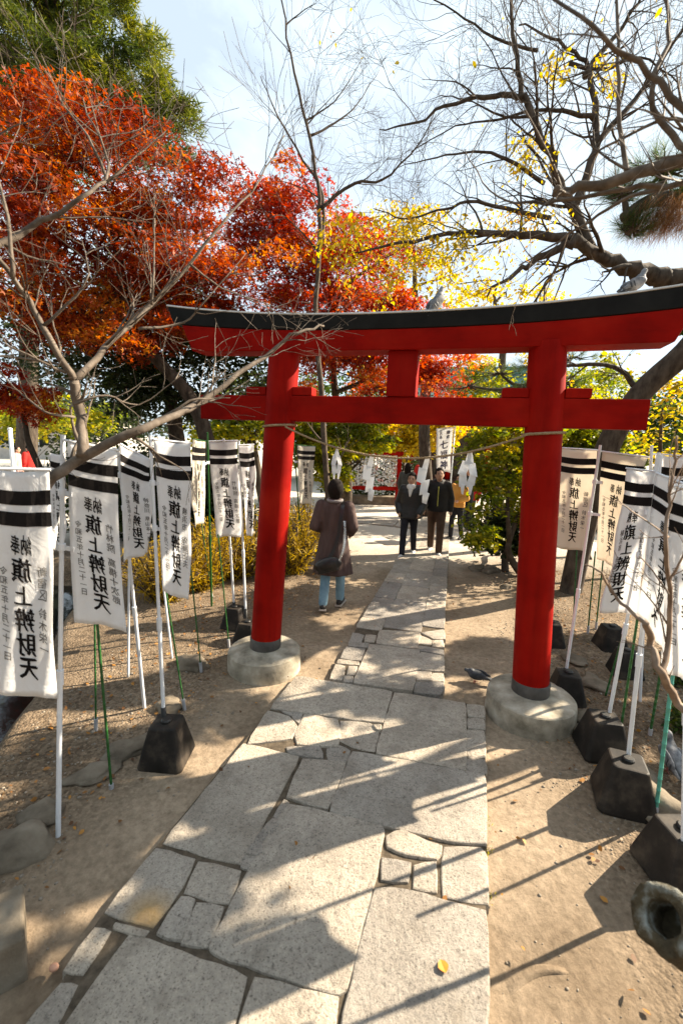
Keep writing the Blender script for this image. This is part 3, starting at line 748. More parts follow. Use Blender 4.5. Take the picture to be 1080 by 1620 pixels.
def block(px, h=.25, wb=.135, label='', rot=0., sc=1.0, wt=.6):
    p = gp(*px); p[2] = gzz(p[0], p[1]) - .012; h *= sc; wb *= sc
    th = thing('weight_block', label, 'weight block', p, 'black weights that hold the banner poles')
    a = TA + rot; X = V((math.cos(a), math.sin(a), 0)); Yv = V((-math.sin(a), math.cos(a), 0))
    mb = MB(); rr = []
    for z, k in ((0, 1.0), (.02, 1.0), (h * .55, .80), (h, wt), ):
        ring = []
        for sx_, sy_ in ((-1, -.84), (-.84, -1), (.84, -1), (1, -.84), (1, .84), (.84, 1), (-.84, 1), (-1, .84)):
            ring.append(p + X * wb * k * sx_ + Yv * wb * k * sy_ + TZ * z)
        rr.append(ring)
    mb.loft(rr); o = obj('block_body', mb, M['blk'], th); bevel(o, .010, 2, 20)
    mb = MB(); mb.lathe(p + TZ * h, [(.034, -.02), (.034, .012), (.026, .02), (.02, .02)], 14); obj('socket_rim', mb, M['pole_black'], o)
    return th

# left row
flag('white banner cut by the left edge of the picture, nearest on the left', (-16, 741), (78, 743), (93, 1113), (-4, 1096), (1.70, 1.78, 1.66, 1.74), ((-58, 1440), (-22, 715), 1.70), amp=.016, ph=.6, seed=1, curl=-.03)
flag('white banner under the bare limb, on the tall white pole second from left', (107, 697), (185, 712), (197, 998), (116, 984), (2.0, 2.12, 2.0, 2.1), ((92, 1322), (100, 688), 2.02), amp=.013, ph=1.2, seed=0)
flag('slanting white banner partly hidden between two white poles left of the gate', (190, 702), (238, 728), (232, 872), (196, 890), (2.75, 2.98, 2.72, 2.9), ((229, 1118), (188, 716), 2.78), amp=.03, ph=2.3, seed=3, curl=.05)
flag('white banner with cream hem on the pole in the big black block, left of gate', (243, 695), (302, 701), (299, 951), (259, 934), (2.66, 2.82, 2.64, 2.8), ((262, 1186), (238, 689), 2.66), amp=.02, ph=.2, seed=2, blk=.34, curl=.03)
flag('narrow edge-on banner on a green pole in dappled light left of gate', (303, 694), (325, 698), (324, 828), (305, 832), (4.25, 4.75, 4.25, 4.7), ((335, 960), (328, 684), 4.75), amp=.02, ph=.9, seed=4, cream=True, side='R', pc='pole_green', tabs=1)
flag('white banner just left of the left gate pillar, tall clear black lettering', (330, 698), (375, 697), (381, 847), (342, 851), (4.28, 4.42, 4.26, 4.4), ((372, 985), (354, 694), 4.35), amp=.02, ph=1.9, seed=0, blk=.3)
flag('small creased banner touching the left gate pillar, bands beside its taller neighbour', (377, 704), (402, 703), (404, 845), (391, 848), (4.5, 4.62, 4.5, 4.6), ((390, 1000), (378, 697), 4.52), amp=.035, ph=2.9, seed=1, blk=.3)
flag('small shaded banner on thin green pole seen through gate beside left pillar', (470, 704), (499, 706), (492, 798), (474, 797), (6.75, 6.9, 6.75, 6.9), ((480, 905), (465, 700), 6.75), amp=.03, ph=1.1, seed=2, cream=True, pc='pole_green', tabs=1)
flag('sliver of white banner showing behind the tall white pole at far left', (79, 716), (103, 719), (101, 872), (82, 868), (2.95, 3.1, 2.95, 3.1), None, amp=.02, ph=.1, seed=3)
# right row
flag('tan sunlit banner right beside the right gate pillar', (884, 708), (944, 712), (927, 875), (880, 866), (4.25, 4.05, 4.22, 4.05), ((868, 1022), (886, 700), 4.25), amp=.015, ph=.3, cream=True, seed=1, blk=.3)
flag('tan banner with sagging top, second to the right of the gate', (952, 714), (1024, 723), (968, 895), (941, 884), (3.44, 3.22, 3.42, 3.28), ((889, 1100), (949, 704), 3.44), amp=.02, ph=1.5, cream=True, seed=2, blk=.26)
flag('white banner with unreversed lettering hanging left of its pole, right of gate', (994, 741), (1036, 746), (1008, 974), (953, 966), (2.96, 2.73, 2.94, 2.72), ((953, 1182), (1041, 716), 2.74), mirror=False, side='R', amp=.018, ph=.7, seed=2, blk=.26)
flag('white banner swept away from the nearest white pole on the right', (1037, 748), (1100, 772), (1062, 1030), (1008, 972), (2.34, 2.06, 2.32, 2.08), ((986, 1262), (1044, 720), 2.34), amp=.02, ph=2.2, seed=0, blk=.26, curl=.03)
flag('banner half hidden behind nearest right pole with only its bands showing', (1036, 718), (1092, 722), (1084, 930), (1034, 926), (3.3, 3.05, 3.3, 3.08), ((1010, 1120), (1030, 705), 3.3), amp=.02, ph=.5, seed=4)
flag('white banner cut by the right edge of the picture', (1062, 768), (1165, 790), (1118, 1090), (1042, 1062), (1.93, 1.72, 1.9, 1.72), ((1078, 1420), (1092, 735), 1.93), amp=.02, ph=1.7, seed=3, blk=.26)

block((265, 1196), .27, .145, 'black weight block left of the path, one side lit by the sun', .25)
block((372, 990), .24, .13, 'black weight block behind the left pillar, farther of two')
block((392, 1012), .22, .13, 'black weight block touching the left footing stone from behind')
block((893, 1108), .25, .14, 'black weight block immediately right of the right footing stone')
block((868, 1022), .25, .14, 'black weight block half hidden by the right pillar')
block((948, 1192), .27, .15, 'black weight block second nearest in the right row', .1)
block((982, 1272), .28, .155, 'big black weight block with pole, right of the path under nearest pole', -.1)
block((1066, 1392), .27, .15, 'black weight block at the right edge of the picture', .3)
block((962, 1032), .25, .14, 'black weight block beside green stakes, deep behind the right row', .2)
block((986, 1072), .24, .13, 'black weight block with sunlit top behind the right row', .1)

def stake(base, top, label, mat='pole_green', Ytop=None, sleeve=.09, r=.0065):
    p0 = gp(*base); p0[2] = gzz(p0[0], p0[1]) - .03; p1 = at(*top, Ytop or p0[1])
    th = thing('garden_stake', label, 'stake', (p0[0], p0[1], p0[2]), 'thin green stakes among the banners')
    d = nrm(p1 - p0); n = 14; nb = 1.0 if mat == 'pole_white' else 1.14; Lq = np.linalg.norm(p1 - p0); pts = []; rad = []
    for i in range(n):
        for k, rr in ((0, r), (.86, r), (.93, r * nb), (.98, r * nb)): pts.append(p0 + d * Lq * (i + k) / n); rad.append(rr)
    mb = MB(); mb.tube(pts, rad, 8); obj('shaft', mb, M[mat], th, True)
    if sleeve:
        mb = MB(); mb.tube([p0, p0 + d * (sleeve + .03)], .0135, 12); obj('pipe_sleeve', mb, M['sleeve'], th, True).data.set_sharp_from_angle(angle=math.radians(40))
stake((152, 1155), (150, 985), 'short green stake left of the leaning one under the limb banner')
stake((177, 1247), (152, 960), 'long dark green stake leaning in front of the second banner', sleeve=.03, r=.0075)
stake((293, 1122), (262, 930), 'bright green stake beside the left black block with grey sleeve')
stake((319, 1062), (300, 880), 'green stake with grey sleeve between block and left pillar')
stake((363, 1024), (345, 845), 'green stake with sleeve close to the left footing stone')
stake((336, 945), (318, 820), 'thin green stake before the golden shrub', sleeve=.04)
stake((203, 1072), (205, 860), 'thin white stake in shade behind the slanting banner', 'pole_white', sleeve=0, r=.010)
stake((273, 1042), (258, 920), 'thin white stake leaning behind the cream hemmed banner', 'pole_white', sleeve=0, r=.010)
stake((928, 1010), (941, 872), 'thin green stake under the first tan banner', r=.008)
stake((941, 1002), (955, 870), 'thin green stake under the second tan banner', r=.008)
stake((905, 1000), (912, 868), 'thin green stake close to the right pillar', r=.008, sleeve=.04)
stake((975, 1195), (1008, 975), 'green stake leaning against the nearest right pole', r=.008, sleeve=0)
stake((955, 1110), (996, 965), 'green stake behind the unreversed banner', r=.008, sleeve=0)
stake((1025, 1175), (1050, 1030), 'dull green stake standing before the dark bush', sleeve=.05, r=.009)
stake((1034, 1305), (1066, 1040), 'pale teal stake nearest on the right with grey sleeve', 'pole_teal', r=.010, sleeve=.08)

# ================================================================== banner of the shrine, fortune rack
Yb = 13.5
c = [at(690, 679, Yb), at(716, 677, Yb), at(712, 748, Yb), at(690, 745, Yb)]
cl = Cloth(c, .01, 1)
th = thing('shrine_banner', 'tall white banner with indigo lettering behind the walkers', 'banner', (c[1][0], c[1][1], 0))
o = obj('cloth', cl.patch(0, 1, 0, 1, 6, 16), M['cloth'], th, True); sm = o.modifiers.new('t', 'SOLIDIFY'); sm.thickness = .002
mb = MB()
for ch, a, t, s in (('鎌', .72, .08, .085), ('倉', .72, .18, .085), ('江', .28, .06, .07), ('の', .28, .125, .06), ('島', .28, .19, .07), ('七', .5, .36, .2), ('福', .5, .60, .2), ('神', .5, .84, .2)):
    cl.text(mb, ch, a, t, s, False, 2.6, .005)
obj('lettering', mb, M['ink_blue'], o)
mb = MB(); p0 = V((c[1][0] + .06, c[1][1], 0)); mb.tube([p0, V((c[1][0] + .06, c[1][1], c[1][2] + .1))], .02, 8); obj('pole', mb, M['pole_white'], th, True)
mb = MB(); mb.tube([c[0] + TZ * .01, V((c[1][0] + .06, c[1][1], c[1][2] + .02))], .012, 6); obj('top_arm', mb, M['pole_white'], th)

pa, pb = gp(548, 802), gp(629, 798); pb = pa + nrm(pb - pa) * np.linalg.norm(pb - pa); pa[2] = pb[2] = 0
Yr = (pa[1] + pb[1]) / 2; X = nrm(V((1, .12, 0))); pc_ = (at(548, 790, Yr) + at(629, 790, Yr)) / 2; pc_[2] = 0
hw = (at(629, 760, Yr) - at(548, 760, Yr))[0] / 2; Yv = V((-X[1], X[0], 0))
th = thing('fortune_rack', 'red framed rack of tied paper fortunes beyond the gate', 'rack', pc_)
ztop = at(590, 716, Yr)[2]; zbot = at(590, 772, Yr)[2]
for s in (-1, 1):
    mb = MB(); mb.box(pc_ + X * s * hw + TZ * (ztop + .05) / 2, .07, .07, (ztop + .05) / 2, (X, Yv, TZ)); bevel(obj('post', mb, M['red'], th), .008)
mb = MB(); mb.box(pc_ + TZ * ztop, hw + .12, .06, .065, (X, Yv, TZ)); bevel(obj('top_rail', mb, M['red'], th), .008)
mb = MB(); mb.box(pc_ + TZ * zbot, hw, .05, .065, (X, Yv, TZ)); bevel(obj('bottom_rail', mb, M['red'], th), .008)
rk = random.Random(8)
nst = 15
M['knotpaper'] = [M['paper'], pmat('cream_fortune_paper', (.6, .52, .38), (.7, .62, .5), 9, .9, 0), pmat('pink_fortune_paper', (.55, .22, .2), (.6, .3, .25), 9, .9, 0), pmat('green_fortune_paper', (.12, .22, .12), (.2, .3, .2), 9, .9, 0)]
for i in range(nst):
    x = -hw + .12 + (2 * hw - .24) * i / (nst - 1)
    mb = MB(); mb.tube([pc_ + X * x + TZ * (zbot + .06), pc_ + X * x + TZ * (ztop - .06)], .012, 5); co = obj('cord', mb, M['rope'], th)
    for mi in range(4):
        mb = MB()
        for z in np.arange(zbot + .1, ztop - .1, .055):
            k = rk.random(); kk = 0 if k < .68 else 1 if k < .84 else 2 if k < .93 else 3
            if kk != mi: continue
            q = pc_ + X * (x + rk.uniform(-.025, .025)) + TZ * (z + rk.uniform(-.02, .02)) - Yv * rk.uniform(.01, .05); a = rk.uniform(-.9, .9)
            X2 = X * math.cos(a) + TZ * math.sin(a); Z2 = -X * math.sin(a) + TZ * math.cos(a)
            mb.box(q, .055, .012, .016, (X2, Yv, Z2)); mb.box(q + X2 * .01, .014, .016, .035, (X2, Yv, Z2))
        if mb.n: obj('paper_knots', mb, M['knotpaper'][mi], co, kind='stuff')
mb = MB(); mb.box(pc_ + Yv * .5 + TZ * .14, hw + .2, .3, .15, (X, Yv, TZ)); 
o = obj('rack_plinth', mb, M['rock'], th); bevel(o, .03)
mb = MB(); mb.box(pc_ + X * (hw + .28) + TZ * (ztop - .55), .09, .012, .24, (X, Yv, TZ)); q = obj('notice_sheet', mb, M['paper'], None)
tag(q, 'white notice sheet on wooden post beside the red rack', 'notice')
mb = MB(); mb.box(pc_ + X * (hw + .28) + Yv * .04 + TZ * (ztop - .35) / 2, .05, .02, (ztop - .35) / 2, (X, Yv, TZ))
q.parent = None
o = obj('notice_post', mb, M['bark_tan'], None); o.parent = q; o.matrix_parent_inverse = Matrix.Identity(4)
# ================================================================== people
M['skin'] = pmat('skin', (0.42, 0.24, 0.16), (0.50, 0.30, 0.21), 8, 0.55, 0.05, 0.002)
M['hair'] = pmat('black_hair', (0.008, 0.006, 0.005), (0.022, 0.016, 0.013), 60, 0.8, 0.8, 0.006, 0.1, stretch=(1, 1, .15))
M['coat'] = pmat('brown_coat_cloth', (0.058, 0.036, 0.032), (0.105, 0.07, 0.062), 9, 0.85, 0.8, 0.03, 0.2, stretch=(1, 1, .22))
M['collar'] = pmat('striped_collar_cloth', (0.12, 0.10, 0.10), (0.3, 0.28, 0.27), 40, 0.85, 0.2, 0.003, 0.2, stretch=(.1, .1, 3))
M['jeans'] = pmat('blue_jeans', (0.13, 0.23, 0.30), (0.24, 0.37, 0.45), 7, 0.85, 0.25, 0.008, 0.2)
M['blackcloth'] = pmat('black_cloth', (0.009, 0.008, 0.008), (0.02, 0.018, 0.017), 9, 0.7, 0.3, 0.01, 0.3)
M['puffer'] = pmat('black_puffer_nylon', (0.008, 0.008, 0.008), (0.018, 0.016, 0.016), 14, 0.45, 0.5, 0.02, 0.45, stretch=(.4, .4, 2))
M['navy'] = pmat('dark_trousers', (0.010, 0.010, 0.014), (0.022, 0.022, 0.028), 9, 0.8, 0.3, 0.01, 0.2)
M['browncloth'] = pmat('brown_trousers', (0.055, 0.033, 0.022), (0.10, 0.062, 0.042), 8, 0.85, 0.3, 0.01, 0.2)
M['greycloth'] = pmat('grey_cloth', (0.05, 0.052, 0.048), (0.085, 0.088, 0.08), 8, 0.85, 0.3, 0.01, 0.2)
M['redcloth'] = pmat('red_cloth', (0.36, 0.012, 0.012), (0.46, 0.03, 0.022), 8, 0.8, 0.2, 0.01, 0.2)
M['whitecloth'] = pmat('white_cloth', (0.62, 0.60, 0.57), (0.74, 0.72, 0.69), 8, 0.85, 0.2, 0.008, 0.2)
M['orangecloth'] = pmat('orange_cloth', (0.52, 0.22, 0.04), (0.62, 0.34, 0.09), 6, 0.8, 0.2, 0.008, 0.2)
M['shoe_black'] = pmat('black_shoe', (0.01, 0.009, 0.008), (0.03, 0.026, 0.024), 14, 0.5, 0.2, 0.004)
M['shoe_white'] = pmat('pale_sneaker', (0.55, 0.53, 0.5), (0.7, 0.68, 0.65), 14, 0.6, 0.2, 0.004)
M['sole'] = pmat('shoe_sole', (0.35, 0.3, 0.25), (0.5, 0.45, 0.4), 14, 0.7, 0.1, 0.004)
M['leather'] = pmat('black_leather_bag', (0.006, 0.006, 0.006), (0.016, 0.014, 0.013), 16, 0.32, 0.5, 0.006, 0.5)
M['chain'] = pmat('silver_chain', (0.5, 0.5, 0.5), (0.7, 0.7, 0.7), 10, 0.25, 0, metal=1.0)
M['zip'] = pmat('yellow_zip', (0.42, 0.40, 0.06), (0.5, 0.46, 0.1), 10, 0.5, 0)
M['eye'] = pmat('dark_eye', (0.01, 0.008, 0.008), (0.02, 0.015, 0.012), 10, 0.3, 0)

def capsule(mb, p0, p1, r0, r1, seg=12):
    p0, p1 = V(p0), V(p1); d = nrm(p1 - p0); pts = []; rad = []
    for a in (80, 55, 28): pts.append(p0 - d * r0 * math.sin(math.radians(a))); rad.append(r0 * math.cos(math.radians(a)))
    for k in range(5): pts.append(p0 + (p1 - p0) * k / 4); rad.append(r0 + (r1 - r0) * k / 4)
    for a in (28, 55, 80): pts.append(p1 + d * r1 * math.sin(math.radians(a))); rad.append(r1 * math.cos(math.radians(a)))
    mb.tube(pts, rad, seg)
def person(label, loc, face, h, P):
    """P: pose and clothes; local x = right, y = forward, z = up, for a 1.70 m figure"""
    k = h / 1.70; loc = V(loc); f = V((math.sin(face), math.cos(face), 0)); r = V((math.cos(face), -math.sin(face), 0))
    def W(x, y, z): return loc + (r * x + f * y + TZ * z) * k
    th = thing('person', label, 'person', loc)
    stride = P.get('stride', .12); st = P.get('lead', 1)
    hip = {s: W(s * .085, 0, .90) for s in (-1, 1)}
    foot = {s: W(s * .085, stride * s * st, .075 + (.03 if s * st < 0 and stride > .05 else 0)) for s in (-1, 1)}
    knee = {s: (hip[s] + foot[s]) / 2 + f * .05 * k + TZ * .01 * k for s in (-1, 1)}
    sh = {s: W(s * P.get('shw', .19), 0, 1.385) for s in (-1, 1)}
    arm = P.get('arm', {})
    elb = {s: W(*arm.get(('e', s), (s * .25, -.03, 1.10))) for s in (-1, 1)}
    hand = {s: W(*arm.get(('h', s), (s * .25, .06, .87))) for s in (-1, 1)}
    hd = W(0, .015, 1.585); tilt = P.get('look', 0.0)
    # body, one skin
    mb = MB(); R = lambda a: a * k * 1.04
    hr, hf = (math.cos(tilt) * r + math.sin(tilt) * f), (math.cos(tilt) * f - math.sin(tilt) * r)
    mb.ball(hd, R(.076), R(.094), R(.115), 16, 12, (hr, hf, TZ)); mb.ball(hd - TZ * R(.05) + hf * R(.025), R(.058), R(.062), R(.068), 12, 8, (hr, hf, TZ))
    mb.ball(hd + hf * R(.096) - TZ * R(.012), R(.013), R(.018), R(.025), 8, 6, (hr, hf, TZ))
    for s in (-1, 1): mb.ball(hd + hr * s * R(.077) - TZ * R(.01), R(.012), R(.022), R(.034), 8, 6, (hr, hf, TZ))
    capsule(mb, W(0, 0, 1.36), W(0, .01, 1.52), R(.062), R(.052))
    capsule(mb, W(0, 0, .98), W(0, 0, 1.30), R(.092), R(.09)); capsule(mb, sh[-1], sh[1], R(.045), R(.045))
    for s in (-1, 1):
        capsule(mb, sh[s], elb[s], R(.045), R(.037)); capsule(mb, elb[s], hand[s], R(.037), R(.026))
        dd = nrm(hand[s] - elb[s]); pal = hand[s] + dd * R(.05); capsule(mb, hand[s], pal, R(.026), R(.032))
        sd_ = nrm(cross(dd, r)); 
        for j in range(4):
            b0 = pal + sd_ * R(.016) * (j - 1.5) + dd * R(.015); L1 = R((.042, .05, .046, .036)[j])
            mid = b0 + dd * L1 * .6 - r * s * R(.004); mb.tube([b0 - dd * R(.02), b0, mid, mid + nrm(dd - r * s * .5) * L1 * .6], [R(.009), R(.009), R(.0085), R(.006)], 6)
        tb = hand[s] + dd * R(.02) + sd_ * R(.025); mb.tube([tb - sd_ * R(.02), tb, tb + nrm(dd + sd_ * .8) * R(.035), tb + dd * R(.055) + sd_ * R(.022)], [R(.011), R(.011), R(.010), R(.007)], 6)
        capsule(mb, hip[s], knee[s], R(.07), R(.048)); capsule(mb, knee[s], foot[s], R(.046), R(.035))
    fuse('body', mb, M['skin'], th, .0115, 2)
    if P.get('facevis', True):
        for s in (-1, 1):
            mb = MB(); mb.ball(hd + hr * s * R(.031) + hf * R(.087) + TZ * R(.008), R(.013), R(.006), R(.006), 8, 6, (hr, hf, TZ)); obj('eye', mb, M['eye'], th, True)
            mb = MB(); mb.ball(hd + hr * s * R(.031) + hf * R(.088) + TZ * R(.028), R(.018), R(.005), R(.005), 8, 6, (hr, hf, TZ)); obj('eyebrow', mb, M['hair'], th, True)
        mb = MB(); mb.ball(hd + hf * R(.083) - TZ * R(.058), R(.022), R(.006), R(.006), 8, 6, (hr, hf, TZ)); obj('mouth', mb, pmat_lip, th, True)
    # hair
    mb = MB(); hs = P.get('hairs', 1.0); mb.ball(hd + TZ * R(.022) - hf * R(.016), R(.088) * hs, R(.098) * hs, R(.112) * hs, 16, 12, (hr, hf, TZ))
    rr = random.Random(len(label))
    for j in range(10):
        a = math.radians(rr.uniform(60, 300)); q = hd + (hf * math.cos(a) + hr * math.sin(a)) * R(.062) + TZ * R(rr.uniform(-.01, .07)); mb.ball(q, R(.032), R(.032), R(.04), 8, 6)
    if P.get('hair') == 'long':
        for j in range(7):
            a = math.radians(100 + j * 27); q = hd + (hf * math.cos(a) + hr * math.sin(a)) * R(.075); capsule(mb, q + TZ * R(.02), q - TZ * R(.24) - hf * R(.02), R(.035), R(.022))
    elif P.get('hair') == 'nape':
        for j in range(5):
            a = math.radians(135 + j * 22); q = hd + (hf * math.cos(a) + hr * math.sin(a)) * R(.068); capsule(mb, q, q - TZ * R(.075), R(.036), R(.026))
    ho = fuse('hair', mb, M['hair'], th, .013, 2)
    if P.get('facevis', True):      # keep the hair off the face
        bm = bmesh.new(); bm.from_mesh(ho.data)
        kill = [v for v in bm.verts if (V(v.co) - hd) @ hf > R(.05) and (V(v.co) - hd)[2] < R(.062)]
        bmesh.ops.delete(bm, geom=kill, context='VERTS'); bm.to_mesh(ho.data); bm.free()
    # trousers
    mb = MB(); tm = P['trousers']
    lw = P.get('legw', 1.0)
    capsule(mb, W(-.06, -.005, .93), W(.06, -.005, .93), R(.105), R(.105))
    for s in (-1, 1):
        capsule(mb, hip[s] - TZ * R(.02), knee[s], R(.092) * lw, R(.066) * lw); capsule(mb, knee[s], foot[s] + TZ * R(.02), R(.066) * lw, R(.058) * lw)
    fuse('trousers', mb, tm, th, .015, 2)
    for s in (-1, 1):
        mb = MB(); ft = foot[s]; heel_up = (.03 if s * st < 0 and stride > .05 else 0)
        ff = nrm(f + r * s * .15 - TZ * (.35 if heel_up else 0))
        b0 = ft - TZ * R(.035); capsule(mb, b0 - ff * R(.035), b0 + ff * R(.13), R(.042), R(.036)); mb.ball(b0 + TZ * R(.03), R(.045), R(.05), R(.05), 10, 8)
        so = fuse('shoe', mb, P['shoes'], th, .011, 2)
        mb = MB(); mb.box(b0 + ff * R(.045) - nrm(cross(r, ff)) * R(.034), R(.042), R(.13), R(.010), (nrm(cross(ff, TZ)), ff, nrm(cross(r, ff)))); obj('sole', mb, P.get('sole', M['sole']), so); 
    # upper garment
    mb = MB(); um = P['top']; hem = P.get('hem', .86); flare = P.get('flare', .0); bulk = P.get('bulk', 1.0)
    prof = [(1.44, .075, .065), (1.425, .13, .085), (1.39, .185, .10), (1.32, .195, .118), (1.20, .185, .122), (1.06, .178, .122)]
    n = 7
    for i in range(1, n + 1):
        z = 1.06 + (hem - 1.06) * i / n; prof.append((z, .178 + (.012 + flare) * i / n, .122 + (.01 + flare * .75) * i / n))
    rg = []
    for i, (z, a, c_) in enumerate(prof):
        fold = P.get('fold', .03) * max(0, (1.3 - z)) ; ring = []
        for q in range(48):
            an = 2 * math.pi * q / 48; m_ = bulk * (1 + fold * math.sin(6 * an + 1.3 + 2 * z) + fold * .6 * math.sin(11 * an + z * 3))
            ring.append(W(a * m_ * math.cos(an), c_ * m_ * math.sin(an) - .005 + P.get('sway', 0) * (1.3 - z), z))
        rg.append(ring)
    mb.loft(rg)
    cuff = P.get('cuff', .92)
    for s in (-1, 1):
        w_ = hand[s] * cuff + elb[s] * (1 - cuff)
        capsule(mb, sh[s] - r * s * R(.012), elb[s], R(.078) * bulk, R(.066) * bulk); capsule(mb, elb[s], w_, R(.066) * bulk, R(.05) * bulk)
    if P.get('hood'): capsule(mb, W(-.08, -.06, 1.43), W(.08, -.06, 1.43), R(.06), R(.06))
    capsule(mb, W(-.035, -.01, 1.44), W(.035, -.01, 1.44), R(.062), R(.062))
    top = fuse('coat' if hem < .8 else 'jacket', mb, um, th, .0145, 2)
    return th, W, top, dict(f=f, r=r, k=k, hd=hd, hf=hf, hr=hr)
pmat_lip = pmat('lip', (0.30, 0.10, 0.08), (0.34, 0.12, 0.09), 10, 0.5, 0)
PA = math.radians(15)
def foot_at(px, py): p = gp(px, py); p[2] = gzz(p[0], p[1]) + .002; return p
# walker in the long brown coat, seen from behind
q = foot_at(524, 962); q[2] = .0
th, W, top, I = person('person in a long brown coat and blue jeans walking away with a black bag', q, PA - .12, 1.63,
    dict(trousers=M['jeans'], shoes=M['shoe_black'], top=M['coat'], hem=.50, flare=.085, fold=.05, stride=.17, lead=1, hair='nape', hairs=1.16, facevis=False, bulk=.97, sway=-.03,
         arm={('e', -1): (-.25, -.08, 1.12), ('h', -1): (-.17, .14, 1.02), ('e', 1): (.26, -.07, 1.13), ('h', 1): (.2, .14, 1.0)}))
k = I['k']
mb = MB(); pts = [W(.05 * math.cos(a) * 1.75, -.012 + .075 * math.sin(a), 1.462 + .012 * math.sin(a)) for a in np.linspace(math.pi * .95, math.pi * 2.05, 14)]
mb.tube(pts, .022 * k, 8); obj('collar', mb, M['collar'], top, True)
bag = thing('shoulder_bag', 'black leather shoulder bag slung low across the brown coat', 'bag', W(-.02, -.22, .62))
mb = MB(); cb = W(-.03, -.235, .66); rx = nrm(I['r'] * .93 + TZ * .3); 
mb.ball(cb, .185 * k, .055 * k, .10 * k, 20, 12, (rx, I['f'], nrm(cross(rx, I['f'])))); mb.box(cb - TZ * .03, .13 * k, .045 * k, .06 * k, (rx, I['f'], nrm(cross(rx, I['f']))))
fuse('bag_body', mb, M['leather'], bag, .010, 2)
def coatback(pts, off=.0): return smooth_line([W(*p) for p in pts], 6)
mb = MB(); sp = coatback([(.10, .02, 1.475), (.115, -.10, 1.40), (.105, -.165, 1.25), (.085, -.19, 1.05), (.04, -.215, .86), (-.02, -.24, .74)])
for a, b2 in zip(sp[:-1], sp[1:]):
    d = nrm(b2 - a); mb.box((a + b2) / 2, .021, .004, np.linalg.norm(b2 - a) / 2 + .003, (nrm(cross(I['f'], d)), I['f'], d))
obj('strap', mb, M['leather'], bag)
cpts = coatback([(.15, -.12, 1.22), (.165, -.18, 1.05), (.165, -.215, .90), (.13, -.24, .76), (.07, -.255, .66)])
mb = MB(); line = smooth_line(cpts, 2)
for i in range(0, len(line) - 1):
    d = nrm(line[i + 1] - line[i]); s_ = nrm(cross(d, I['f'])); n_ = I['f'] if i % 2 else s_; u_ = s_ if i % 2 else I['f']
    mb.tube([line[i] + d * .0 + n_ * .009, line[i] + d * .014 + n_ * .012, line[i] + d * .028 + n_ * .006], .0045, 5); mb.tube([line[i] - n_ * .009, line[i] + d * .014 - n_ * .012, line[i] + d * .028 - n_ * .006], .0045, 5)
obj('chain', mb, M['chain'], bag)
# two walkers coming towards the camera
BK = PA + math.pi
th, W, top, I = person('person in a black padded jacket with white scarf walking towards the gate', foot_at(644, 878), BK + .05, 1.60,
    dict(trousers=M['navy'], shoes=M['shoe_white'], top=M['puffer'], hem=.80, flare=.02, bulk=1.16, shw=.17, stride=.2, lead=1, hair='short', fold=.02, cuff=1.0,
         arm={('e', -1): (-.265, -.05, 1.08), ('h', -1): (-.21, .09, .92), ('e', 1): (.265, -.05, 1.08), ('h', 1): (.21, .09, .92)}))
mb = MB(); capsule(mb, W(-.03, .06, 1.44), W(.03, .06, 1.44), .06, .06); capsule(mb, W(0, .10, 1.40), W(0, .145, 1.26), .05, .018); fuse('scarf', mb, M['whitecloth'], th, .01, 2)
th, W, top, I = person('person in a black jacket with yellow zip and brown trousers, right of the padded jacket', foot_at(686, 874), BK - .05, 1.70,
    dict(trousers=M['browncloth'], shoes=M['shoe_white'], top=M['blackcloth'], hem=.86, bulk=1.08, shw=.175, stride=.18, lead=-1, hair='short', hood=True, legw=1.12, look=.15,
         arm={('e', -1): (-.25, -.06, 1.12), ('h', -1): (-.26, -.02, .88), ('e', 1): (.25, -.02, 1.12), ('h', 1): (.25, .12, .9)}))
mb = MB(); mb.tube([W(.0, .137 * 1.12, 1.36), W(.0, .142 * 1.12, 1.2), W(0, .142 * 1.12, .98)], .008, 6); obj('zip', mb, M['zip'], top)
# yard visitors
person('person with black top and long dark hair standing under the shrine banner', foot_at(733, 838), BK - .3, 1.66, dict(trousers=M['navy'], shoes=M['shoe_black'], top=M['blackcloth'], hem=.84, hair='long', stride=.03, arm={('e', -1): (-.25, .0, 1.12), ('h', -1): (-.1, .2, 1.2), ('e', 1): (.25, 0, 1.12), ('h', 1): (.1, .2, 1.2)}))
person('person in white and orange top with black trousers behind the yellow zip jacket', foot_at(720, 852), BK + .6, 1.50, dict(trousers=M['navy'], shoes=M['shoe_black'], top=M['orangecloth'], hem=.86, hair='nape', stride=.12, arm={('e', -1): (-.24, -.02, 1.1), ('h', -1): (-.13, .18, 1.05), ('e', 1): (.24, -.02, 1.1), ('h', 1): (.13, .18, 1.05)}))
person('person with long black hair and grey top seen from behind beside the rack', foot_at(640, 825), PA + .4, 1.62, dict(trousers=M['navy'], shoes=M['shoe_black'], top=M['greycloth'], hem=.70, flare=.03, hair='long', stride=.03, facevis=False))
person('person in a bright red jacket at the hall behind the walkers', foot_at(664, 806), PA + .2, 1.72, dict(trousers=M['navy'], shoes=M['shoe_black'], top=M['redcloth'], hem=.82, hair='nape', stride=.03, facevis=False))
person('small person in dark green by the right shrub holding a red bundle', foot_at(741, 831), BK + .4, 1.40, dict(trousers=M['greycloth'], shoes=M['shoe_black'], top=M['redcloth'], hem=.86, hair='nape', stride=.03))

